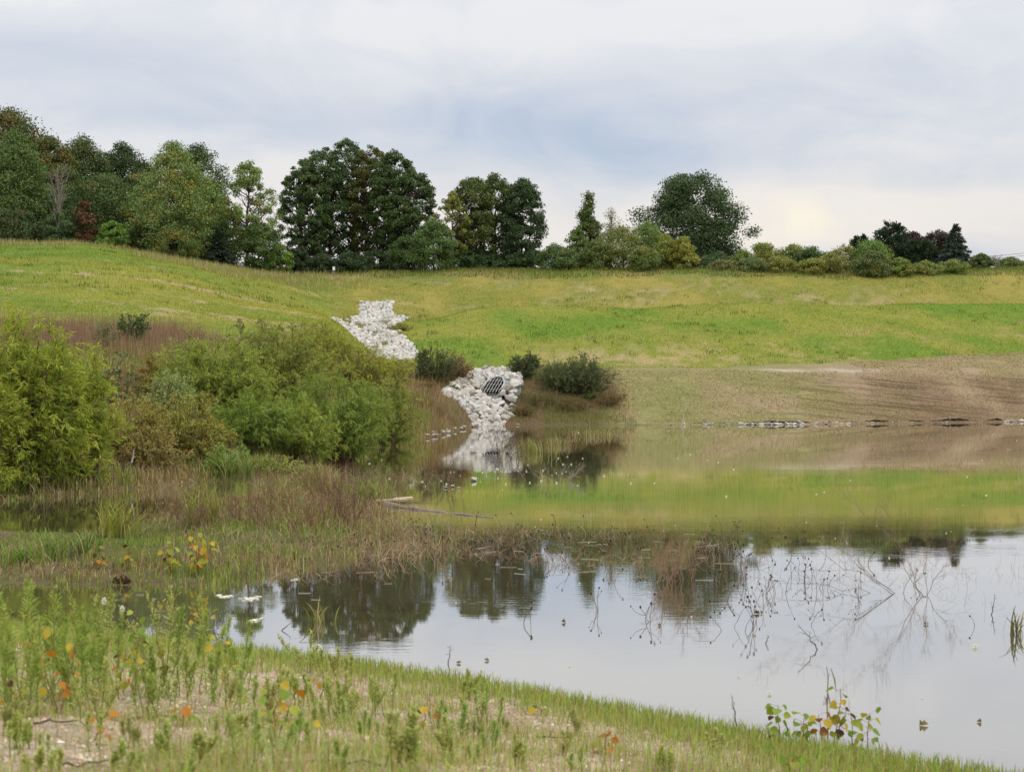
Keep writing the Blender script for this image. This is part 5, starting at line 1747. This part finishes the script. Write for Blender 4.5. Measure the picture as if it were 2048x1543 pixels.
for px, py, h_, w_, n, C, lab in ((235, 1075, 95, 70, 110, (.27, .28, .06), 'yellow-green arching grass clump beside the dark channel'), (405, 1050, 100, 80, 120, (.26, .28, .065), 'tall pale green grass clump at the end of the channel'), (95, 1120, 75, 110, 150, (.15, .24, .05), 'fresh green grass clump at the channel near the picture edge'),
                                  (40, 1130, 60, 90, 120, (.17, .25, .05), 'green grass clump at the very edge of the marsh'), (170, 1105, 60, 60, 90, (.16, .24, .05), 'low bright green grass clump between the two arching ones'), (480, 960, 80, 110, 120, (.18, .24, .06), 'green grassy clump under the dark willow'),
                                  (620, 985, 80, 90, 110, (.23, .24, .07), 'yellowish grass clump behind the red-brown brush'), (730, 1000, 60, 60, 80, (.17, .22, .05), 'green grass clump by the dark plank'), (1060, 905, 40, 110, 130, (.24, .23, .08), 'grassy islet clump in front of the culvert reflection'),
                                  (1110, 890, 26, 75, 130, (.30, .24, .12), 'straw grass trailing from the islet'), (1185, 872, 22, 110, 100, (.32, .26, .14), 'straw grass islet near the far bank'), (640, 1245, 55, 50, 14, (.19, .20, .05), 'few bent green reeds in the dome reflection'),
                                  (2035, 1270, 70, 50, 18, (.15, .16, .06), 'few drowned green reeds at the picture edge'), (40, 985, 70, 90, 120, (.16, .20, .06), 'grass clump under the big yellow willow'), (560, 1010, 70, 80, 90, (.26, .22, .09), 'straw and green grass clump beside the brown brush')):
    p = hit(px, py)
    kk_ = p[1] / F
    o = link('grass_clump', grass_clump(px, n, h_ * kk_, w_ * kk_, C, ((.25, (.36, .29, .15)),)), M_GRASS, None, (p[0], p[1], max(p[2], 0)))
    tag(o, lab, 'grass')

# feathers and fluff floating on the pond
fm = []
for k in range(4):
    rs2 = np.random.default_rng(800 + k)
    n = 26
    P = np.zeros((n, 3)) + rs2.normal(size=(n, 3)) * np.array([.012, .012, .004]) + np.array([0, 0, .008])
    V, Fq = leaf_quads(P, rs2.normal(size=(n, 3)) + np.array([0, 0, .5]), np.full(n, .045), np.full(n, .016), rs2)
    me = build_mesh('feather', V, [Fq], np.tile(np.array((.80, .80, .78)), (len(V), 1)))
    me.materials.append(M_FLUFF)
    fm.append(me)
rs = np.random.default_rng(77)
for i in range(95):
    if i < 40:
        px, py = rs.normal(1000, 130), rs.normal(945, 26)
    elif i < 75:
        px, py = rs.uniform(1050, 2040), rs.uniform(862, 1070)
    else:
        px, py = rs.uniform(700, 2040), rs.uniform(1040, 1420)
    if py < 858:
        continue
    p = hit(px, py)
    if p[2] > .01 or p[1] > 94:
        continue
    o = link('feather', fm[i % 4], None, None, (p[0], p[1], .004))
    s = (.30 + .28 * rs.random()) * (1.35 if py < 1000 else .8)
    o.scale = (s, s, s); o.rotation_euler = (0, 0, rs.random() * 6.28)
    tag(o, 'tiny white feather floating on the pond', 'feather', 'white feathers floating on the pond')
for px, py, s, lab in ((207, 1202, 1.1, 'white feather tuft floating beyond the green weeds'), (243, 1218, 1.0, 'small white feather with its reflection near the weeds'), (1952, 1296, 1.0, 'white feather on open water past the drowned shrub'), (1540, 1390, .8, 'white fluff beside a dark floating seed stalk')):
    p = hit(px, py)
    o = link('feather', fm[1], None, None, (p[0], p[1], .004)); o.scale = (s, s, s)
    tag(o, lab, 'feather')
for px, py, s, lab in ((100, 1392, .9, 'white feather caught in the weeds of the gravel bank'), (637, 1302, .8, 'white fluff on a flowering weed at the shore'), (745, 1420, .6, 'white feather standing on a dark stalk in the bank grass')):
    p = hit(px, py)
    o = link('feather', fm[2], None, None, p + np.array([0, 0, .03])); o.scale = (s, s, s * 1.6)
    tag(o, lab, 'feather')
# froth
for px, py, w_, lab in ((450, 1193, 30, 'cream froth patch at the marsh front, next to the larger one'), (500, 1197, 34, 'larger cream froth patch in two lobes'), (512, 1241, 24, 'single froth patch floating by the shore grass'), (590, 1160, 14, 'small froth fleck among weeds')):
    p = hit(px, py)
    kk_ = p[1] / F
    rs2 = np.random.default_rng(px)
    g = Geo()
    for q in range(26):
        P, Fc, c = LOW[q % 5]
        r = kk_ * w_ * .10 * (.5 + rs2.random())
        g.add(P * r * np.array([1.3, 1.3, .5]) + np.array([rs2.normal() * w_ * .25 * kk_, rs2.normal() * .10, .004]), Fc, np.array((.66, .64, .50)))
    o = g.obj('froth', M_PAINT, None, True); o.location = (p[0], p[1], 0)
    tag(o, lab, 'froth')
# floating bits of reed
rs = np.random.default_rng(88)
rm = []
for k in range(3):
    g = Geo()
    V, Fq = tube(limb((-.18, 0, .004), (.18, 0, .004), np.random.default_rng(k), .25, 6, 0) * np.array([1, 1, .2]), .0035, 5)
    g.add(V, Fq, np.array([(.42, .37, .28), (.36, .29, .20), (.48, .45, .37)][k]))
    me = g.mesh('floating_reed'); me.materials.append(M_DRY); rm.append(me)
for i in range(85):
    px = rs.uniform(200, 1500)
    py = np.interp(px, [200, 600, 1000, 1500], [1175, 1130, 1105, 1120]) + rs.normal() * 38
    p = hit(px, py)
    if p[2] > .01:
        continue
    o = link('floating_reed', rm[i % 3], None, None, (p[0], p[1], .004))
    o.rotation_euler = (0, 0, rs.normal() * .45); o.scale = (.25 + .75 * rs.random() ** 2, 1, 1)
    tag(o, 'pale bit of dead reed floating flat among the drowned weeds', 'reed', 'bits of reed floating among the weeds')
# curled dead leaves on the water
for px, py, s, lab, c in ((1132, 1246, .085, 'folded tan leaf floating in open water', (.22, .15, .07)), (1322, 1252, .085, 'folded tan leaf floating at the tip of the oak reflection', (.22, .15, .07)), (1520, 1228, .10, 'dark curled leaf hanging on a drowned stalk', (.12, .075, .05)), (1855, 1250, .07, 'small brown leaf below the drowned shrub', (.14, .09, .055)),
                          (1402, 1478, .13, 'curled brown stalk lying in the water at the shore grass', (.12, .08, .055)), (1840, 1452, .10, 'bent yellowish leaf stalk in the shallow water', (.24, .17, .07)), (1964, 1446, .07, 'small upright brown leaf on open water', (.16, .11, .06)), (973, 1322, .06, 'little tan leaf tip next to the reddish seed stalk', (.26, .20, .08)),
                          (915, 1328, .06, 'little yellow leaf tip beside the reddish seed stalk', (.28, .22, .07)), (243, 1168, .16, 'dark curled clump of dead leaves with its reflection before the yellow poplars', (.10, .055, .035))):
    p = hit(px, py)
    rs2 = np.random.default_rng(px)
    g = Geo()
    s *= .7 if s < .12 else 1
    for q in range(3 if s < .12 else 7):
        d = unit(np.array([rs2.normal(), .3 * rs2.normal(), .5 + .4 * rs2.random()]))
        L_ = s * (.7 + .6 * rs2.random())
        m_ = d * L_ * .5 + np.array([0, 0, .25 * L_])
        sd = unit(np.cross(d, (0, 1, .2))) * s * .3
        b0 = rs2.normal(size=3) * s * .15 * np.array([1, 1, 0])
        V = np.array([b0, b0 + m_ + sd, b0 + d * L_ * np.array([1, 1, .35]), b0 + m_ - sd])
        g.add(V, np.array([[0, 1, 2], [0, 2, 3]]), np.array(c) * (1 + .2 * rs2.normal()))
    o = g.obj('dead_leaf', M_WEED); o.location = (p[0], p[1], .002)
    tag(o, lab, 'leaf')


# ------------------------------------------------------------------ plants of the near bank
def deltoid(P, axis, nor, L, C):
    """poplar leaves: broad, pointed, folded along the rib"""
    n = len(P)
    axis = unit(axis)
    side = unit(np.cross(axis, nor))
    nor = np.cross(side, axis)
    L = np.asarray(L)[:, None]
    pt = lambda a, s, h: P + axis * L * a + side * L * s + nor * L * h
    V = np.stack([pt(0, 0, 0), pt(.05, .28, .05), pt(.30, .48, .10), pt(.62, .36, .07), pt(1.0, 0, -.04), pt(.62, -.36, .07), pt(.30, -.48, .10), pt(.05, -.28, .05), pt(.45, 0, -.01)], 1).reshape(-1, 3)
    i = np.arange(n)[:, None, None] * 9
    Fq = (i + np.array([[0, 1, 2, 8], [2, 3, 4, 8], [4, 5, 6, 8], [6, 7, 0, 8]])[None]).reshape(-1, 4)
    return V, Fq, np.repeat(C, 9, 0)


def poplar(seed, Hh, n, cols, lean=0.0, stems=1, L=.085):
    rs2 = np.random.default_rng(seed)
    g, f = Geo(), Geo()
    for q in range(stems):
        s = np.linspace(0, 1, 7)
        l2 = lean + (.15 * rs2.normal() if stems > 1 else .05 * rs2.normal())
        h = Hh * (1 if q == 0 else .6 + .3 * rs2.random())
        P = np.stack([l2 * h * s, .12 * rs2.normal() * h * s, h * s - .04], 1) + rs2.normal(size=(7, 3)) * .008
        V, Fq = tube(P, np.linspace(.006, .0025, 7), 5)
        g.add(V, Fq, np.array((.20, .085, .045)))
        m = max(3, n // stems)
        t = .25 + .75 * (np.arange(m) + rs2.random(m)) / m
        k = np.clip((t * 6).astype(int), 0, 5)
        w_ = t * 6 - k
        A = P[k] * (1 - w_)[:, None] + P[k + 1] * w_[:, None]
        th = np.arange(m) * 2.4 + rs2.random() * 6
        d = np.stack([np.cos(th), np.sin(th), .25 + .25 * rs2.random(m)], 1)
        B = A + unit(d) * (.045 + .04 * rs2.random(m))[:, None]
        V, Fq = tubes_many(np.stack([A, (A + B) / 2, B], 1), np.full((m, 3), .0016), 3)
        g.add(V, Fq, np.array((.24, .14, .06)))
        ax = unit(d * np.array([1, 1, 0]) * .7 + np.array([0, 0, -.55]) + rs2.normal(size=(m, 3)) * .35)
        nor = unit(d + rs2.normal(size=(m, 3)) * .6 + np.array([0, -.5, .2]))
        c = np.array(cols)[rs2.choice(len(cols), m)] * (1 + .12 * rs2.normal(size=(m, 1)))
        brown = np.array((.09, .045, .022))
        c = np.where((rs2.random(m) < .14 * (1.3 - t))[:, None], brown, c)
        V, Fq, Cc = deltoid(B, ax, nor, L * (.65 + .5 * rs2.random(m)), c.clip(.01, .8))
        f.add(V, Fq, Cc)
    return g, f


GRN, YGR, YEL2, ORG = (.20, .30, .045), (.32, .35, .05), (.50, .36, .04), (.50, .20, .025)
GP = 'young poplars of the near bank'
for i, (px, py, top_, n, st_, ln, cols, lab) in enumerate((
        (112, 1432, 1255, 15, 2, -.05, (ORG, ORG, YEL2), 'poplar seedling with orange leaves and a dark brown one in the tall weeds'),
        (265, 1405, 1212, 16, 2, .10, (GRN, YGR, GRN, YEL2), 'tallest poplar seedling, green round leaves against the water'),
        (235, 1400, 1290, 12, 1, -.05, (YGR, ORG, YEL2), 'short poplar seedling with pale and orange leaves under the tallest'),
        (318, 1398, 1300, 12, 1, .05, (GRN, YGR), 'green poplar seedling beside the tallest one'),
        (462, 1385, 1250, 11, 1, -.25, (YGR, ORG, YGR, YEL2), 'leaning poplar seedling with yellow top and spotted orange leaf'),
        (548, 1478, 1352, 20, 3, .05, (GRN, YGR, YEL2, ORG), 'many-stemmed poplar seedling, green above and orange below'),
        (505, 1440, 1340, 10, 1, .0, (YGR, GRN), 'poplar seedling with lime leaves beside the many-stemmed one'),
        (604, 1462, 1432, 6, 1, .1, (YEL2, GRN, ORG), 'tiny poplar seedling with two yellow leaves and a brown one'),
        (22, 1440, 1345, 9, 1, .1, (YGR, ORG, YEL2), 'poplar seedling with one lime leaf at the picture edge'),
        (190, 1492, 1418, 6, 1, .05, (ORG, YEL2), 'small orange seedling on bare gravel'),
        (365, 1455, 1400, 6, 1, .05, (GRN, ORG), 'tiny green and orange seedling at the weed edge'),
        (1082, 1432, 1405, 8, 1, .0, (GRN, YEL2), 'small green seedling alone in the grass of the slope'),
        (1212, 1512, 1455, 8, 1, .0, (YGR, ORG, ORG), 'orange and green seedling alone on gravel'),
        (640, 1400, 1340, 7, 1, .05, (YGR, ORG), 'pale seedling among flowering weeds'),
        (845, 1460, 1400, 6, 1, .05, (YEL2, ORG), 'thin seedling with orange leaves in the front weeds'),
        (1562, 1492, 1402, 14, 1, -.05, (GRN, YGR), 'leftmost of the shore seedlings, top leaf against the water'),
        (1612, 1478, 1422, 14, 2, .0, (GRN, YGR), 'low broad shore seedling with dense green leaves'),
        (1672, 1484, 1368, 16, 2, -.02, (GRN, YGR, GRN, YEL2), 'tallest shore seedling with drooping dead tip leaf'),
        (1648, 1488, 1420, 9, 1, -.1, (YGR, YEL2, (.30, .12, .03)), 'shore seedling with brown spotted leaves beside the tallest'),
        (1705, 1486, 1425, 8, 1, .1, (YGR, GRN), 'slim shore seedling with few leaves behind the tallest'),
        (1735, 1502, 1425, 14, 1, .05, (GRN, YGR, YEL2), 'rightmost shore seedling, large green leaves over yellow ones'),
        (1585, 1545, 1500, 9, 1, .05, (YGR, GRN), 'lime-leaved seedling on the gravel below the shore seedlings'),
        (395, 1152, 1062, 42, 4, .05, (YEL2, YEL2, YGR, ORG), 'yellow-leaved poplar standing in the flooded marsh'),
        (345, 1150, 1075, 26, 3, -.05, (YEL2, YGR, (.28, .26, .05)), 'olive-yellow poplar beside the brightest one in the marsh'),
        (255, 1142, 1080, 20, 3, -.05, ((.28, .26, .05), YEL2, (.22, .22, .05)), 'dull olive poplar in the flooded marsh near the curled leaves'),
        (190, 1140, 1090, 12, 2, .0, ((.22, .22, .05), ORG), 'sparse poplar with few olive leaves in the marsh'))):
    p = hit(px, py)
    Hh = (py - top_) / F * p[1] * 1.02
    g, f = poplar(px, Hh, n, cols, ln, st_, .092 if px > 1500 else .078 if py > 1200 else .115)
    o = thing('poplar_seedling', lab, 'seedling', (p[0], p[1], max(p[2], 0)), GP if py > 1200 else 'yellow poplars in the marsh')
    g.obj('stem', M_DRY, o)
    f.obj('foliage', M_WEED, o)


def tall_weed(seed, Hh, C, flower=0.0, n=150, bushy=.5, stems=1):
    """a fleabane-like weed: upright stem, narrow leaves all round it, branching feathery top"""
    rs2 = np.random.default_rng(seed)
    g, f = Geo(), Geo()
    for q in range(stems):
        h = Hh * (1 if q == 0 else .55 + .4 * rs2.random())
        s = np.linspace(0, 1, 8)
        ln = rs2.normal() * .10 + (0 if q == 0 else rs2.normal() * .26)
        off = np.zeros(3) if q == 0 else rs2.normal(size=3) * np.array([.05, .05, 0])
        P = np.stack([ln * h * s, .1 * rs2.normal() * h * s, h * s - .03], 1) + rs2.normal(size=(8, 3)) * .005 + off
        V, Fq = tube(P, np.linspace(.0055, .002, 8), 5)
        g.add(V, Fq, np.array((.19, .20, .06)))
        t = rs2.random(n) ** .8 * .97 + .03
        k = np.clip((t * 7).astype(int), 0, 6)
        w_ = t * 7 - k
        A = P[k] * (1 - w_)[:, None] + P[k + 1] * w_[:, None]
        th = rs2.random(n) * 6.28
        d = np.stack([np.cos(th), np.sin(th), .5 + .9 * rs2.random(n)], 1)
        L = (.085 * np.exp(-((t - .45) / .42) ** 2) + .03) * (.6 + .7 * rs2.random(n)) * (h / .6) ** .45
        V, Fq = leaf_quads(A, d, L, .008 + .003 * rs2.random(n), rs2, .15)
        f.add(V, Fq, np.repeat(pal(rs2, n, C, .16), 4, 0))
        # top: short branchlets set with small narrow leaves or buds
        m = int(14 * (1 + bushy))
        t = .42 + .58 * rs2.random(m) ** .8
        k = np.clip((t * 7).astype(int), 0, 6)
        w_ = t * 7 - k
        A = P[k] * (1 - w_)[:, None] + P[k + 1] * w_[:, None]
        th = rs2.random(m) * 6.28
        bl = h * .24 * bushy * (1.15 - t) / .5 * (.5 + .7 * rs2.random(m)) + .02
        B = A + np.stack([np.cos(th) * bl * .38, np.sin(th) * bl * .38, bl], 1)
        V, Fq = tubes_many(np.stack([A, (A + B) / 2 + np.stack([np.cos(th), np.sin(th), 0 * th], 1) * bl[:, None] * .08, B], 1), np.tile(np.array([.0016, .0013, .0009]), (m, 1)), 3)
        g.add(V, Fq, np.array((.20, .23, .06)))
        j = np.repeat(np.arange(m), 8)
        u = rs2.random(len(j))
        C0 = A[j] * (1 - u)[:, None] + B[j] * u[:, None]
        d = unit((B - A)[j]) + rs2.normal(size=(len(j), 3)) * .6
        if flower:
            L, Wd = .012 + .012 * rs2.random(len(j)), .008 + .006 * rs2.random(len(j))
            c = pal(rs2, len(j), (.55, .58, .24), .15, ((.4, C),))
        else:
            L, Wd = .018 + .025 * rs2.random(len(j)), np.full(len(j), .006)
            c = pal(rs2, len(j), C, .16)
        V, Fq = leaf_quads(C0, d, L, Wd, rs2)
        f.add(V, Fq, np.repeat(c, 4, 0))
    return g, f


G1, G2_, G3 = (.32, .41, .09), (.42, .46, .13), (.50, .49, .19)
GW1, GW2 = 'tall green weeds at the shore', 'flowering weeds of the gravel bank'
weeds = [(8, 1420, 1178), (36, 1410, 1166), (58, 1400, 1150), (86, 1405, 1166), (104, 1410, 1182), (128, 1400, 1190), (150, 1405, 1206), (170, 1395, 1188), (202, 1400, 1216), (226, 1395, 1240), (248, 1392, 1238), (290, 1395, 1262),
         (20, 1440, 1240), (70, 1435, 1235), (140, 1430, 1260), (180, 1425, 1270), (-12, 1430, 1190), (350, 1392, 1210), (396, 1390, 1218), (412, 1388, 1190), (440, 1380, 1232), (480, 1365, 1242), (372, 1400, 1290), (420, 1410, 1300), (305, 1400, 1290), (46, 1425, 1205), (212, 1420, 1290), (120, 1420, 1230), (160, 1415, 1235)]
for i, (px, py, top_) in enumerate(weeds):
    p = hit(px, py)
    g, f = tall_weed(1000 + i, (py - top_) / F * p[1], (G1, G2_, G1)[i % 3], 0, 75, .6, 2 + (i % 3 == 0))
    lab = 'feathery bright green weed in the dense tall stand between gravel and pond'
    o = thing('tall_weed', lab, 'weed', p, GW1)
    g.obj('stem', M_DRY, o); f.obj('foliage', M_WEED, o)
flow = [(328, 1398, 1172, 2, 'largest flowering weed with pale buds beside the tallest poplar seedling'), (200, 1405, 1180, 1, 'pale budded weed rising from the dense green stand'), (618, 1345, 1262, 2, 'flowering weed against the pond at the dome reflection'), (648, 1350, 1290, 1, 'low flowering weed next to the one before the dome reflection'),
        (672, 1360, 1298, 1, 'thin green weed at the water edge past the flowering one'), (700, 1372, 1302, 1, 'thin weed with a pale tip on the shore edge'), (785, 1545, 1420, 4, 'broad blurred flowering weed at the bottom of the picture'), (830, 1548, 1410, 3, 'second broad flowering weed at the bottom, taller stalks'),
        (905, 1530, 1425, 3, 'flowering weed cluster past the two broad ones'), (938, 1400, 1338, 2, 'leafy weed clump standing alone on the shore edge'), (195, 1462, 1320, 2, 'bright green weed on bare gravel below the stand'), (288, 1440, 1310, 2, 'upright narrow weed beside bare gravel, base clear'),
        (480, 1475, 1425, 3, 'small bushy weed on gravel under the leaning seedling'), (660, 1440, 1350, 2, 'straggling yellowish weed in the middle of the bank'), (700, 1450, 1345, 2, 'pale weed with several stalks in the middle of the bank'), (745, 1440, 1350, 2, 'pale weed beside the standing feather'),
        (80, 1545, 1490, 3, 'low broad weed at the bottom edge by gravel'), (240, 1546, 1480, 2, 'blurred stringy weed at the bottom edge'), (400, 1540, 1455, 2, 'sparse yellowish weed at the bottom edge'), (330, 1520, 1440, 2, 'thin straw-green weed over gravel'),
        (1030, 1540, 1470, 2, 'short pale weed at the bottom past the front cluster'), (1330, 1545, 1490, 2, 'low fresh weed on the bottom slope'), (1430, 1500, 1455, 2, 'small upright weed below the shore grass'), (30, 1500, 1425, 2, 'green weed at the bottom corner'), (560, 1400, 1330, 2, 'green weed behind the many-stemmed seedling'),
        (590, 1420, 1340, 2, 'tall thin weed just past the many-stemmed seedling'), (450, 1420, 1330, 2, 'dark leafy weed under the leaning seedling')]
for i, (px, py, top_, st_, lab) in enumerate(flow):
    p = hit(px, py)
    g, f = tall_weed(1200 + i, (py - top_) / F * p[1], (G3, G2_)[i % 2], 1.0 if i not in (4, 10, 11, 23, 26) else 0, 42, .7, st_ + 2)
    o = thing('flowering_weed' if i not in (4, 10, 11, 23, 26) else 'tall_weed', lab, 'weed', p, GW2)
    g.obj('stem', M_DRY, o); f.obj('foliage', M_WEED, o)
rs = np.random.default_rng(404)
SW = []
for i in range(8):
    g, f = tall_weed(1500 + i, .22 + .03 * i, ((.40, .46, .16), (.33, .44, .12), (.44, .43, .19))[i % 3], i % 2, 34, .5, 2 + i % 3)
    o = thing('small_weed', 'one of the small pale weeds scattered thinly over the gravel bank', 'weed', (0, 0, 0), 'small weeds on the gravel bank')
    g.obj('stem', M_DRY, o); f.obj('foliage', M_WEED, o)
    SW.append(o)
for i in range(44):
    px = rs.uniform(-10, 1250) if i % 4 else rs.uniform(500, 1000)
    lo_y = np.interp(px, [0, 500, 900, 1300], [1405, 1370, 1390, 1465])
    p = hit(px, rs.uniform(lo_y, 1560))
    o = SW[i % 8] if i < 8 else dup(SW[i % 8], p)
    o.location = p; o.rotation_euler = (0, 0, rs.random() * 6.28)
    o.scale = (1, 1, 1) if i < 8 else (.5 + .5 * rs.random(),) * 3

# the bent dead stalk over the shore seedlings
p = hit(1658, 1470)
kk_ = p[1] / F
g = Geo()
V, Fq = tube(np.array([(0, 0, -2), (-2, 0, 60), (0, 0, 115), (-3, 0, 136)], float) * kk_, np.array([.006, .005, .004, .003]), 5)
g.add(V, Fq, np.array((.09, .06, .05)))
V, Fq = tube(np.array([(0, 0, 112), (6, 0, 132), (13, 0, 110), (16, 0, 84)], float) * kk_, np.array([.003, .006, .007, .002]), 5)
g.add(V, Fq, np.array((.20, .16, .08)))
for q in range(5):
    V, Fq = tube(np.array([(-2 + q * .6, 0, 62 + q * 5), (-7 + 3 * q, 0, 78 - 4 * q), (-9 + 4 * q, 0, 58 + q)], float) * kk_, .003, 4)
    g.add(V, Fq, np.array((.15, .10, .06)))
o = g.obj('dead_stalk', M_DRY); o.location = p
tag(o, 'bent brown dead stalk rising above the shore seedlings', 'dead stalk')
# sticks on the gravel
for px, py, ln, rz, lab in ((300, 1440, .35, .1, 'dark stick lying on gravel under the green weeds'), (700, 1532, .55, -.1, 'dark stick half buried at the bottom edge'), (150, 1535, .35, .35, 'grey stick lying on gravel at the bottom edge'), (110, 1450, .3, .2, 'thin stick on gravel below the orange seedling'), (1105, 1480, .3, -.35, 'short stick in the thin grass of the slope'), (420, 1275, .4, .6, 'dark bare twig in the weeds by the water')):
    p = hit(px, py)
    g = Geo()
    V, Fq = tube(limb((-ln / 2, 0, .01), (ln / 2, 0, .02), np.random.default_rng(px), .2, 7, 0), np.linspace(.009, .004, 7), 5)
    g.add(V, Fq, np.array((.10, .07, .055)))
    o = g.obj('stick', M_WOOD); o.location = p + np.array([0, 0, .005]); o.rotation_euler = (0, 0, rz)
    tag(o, lab, 'stick')
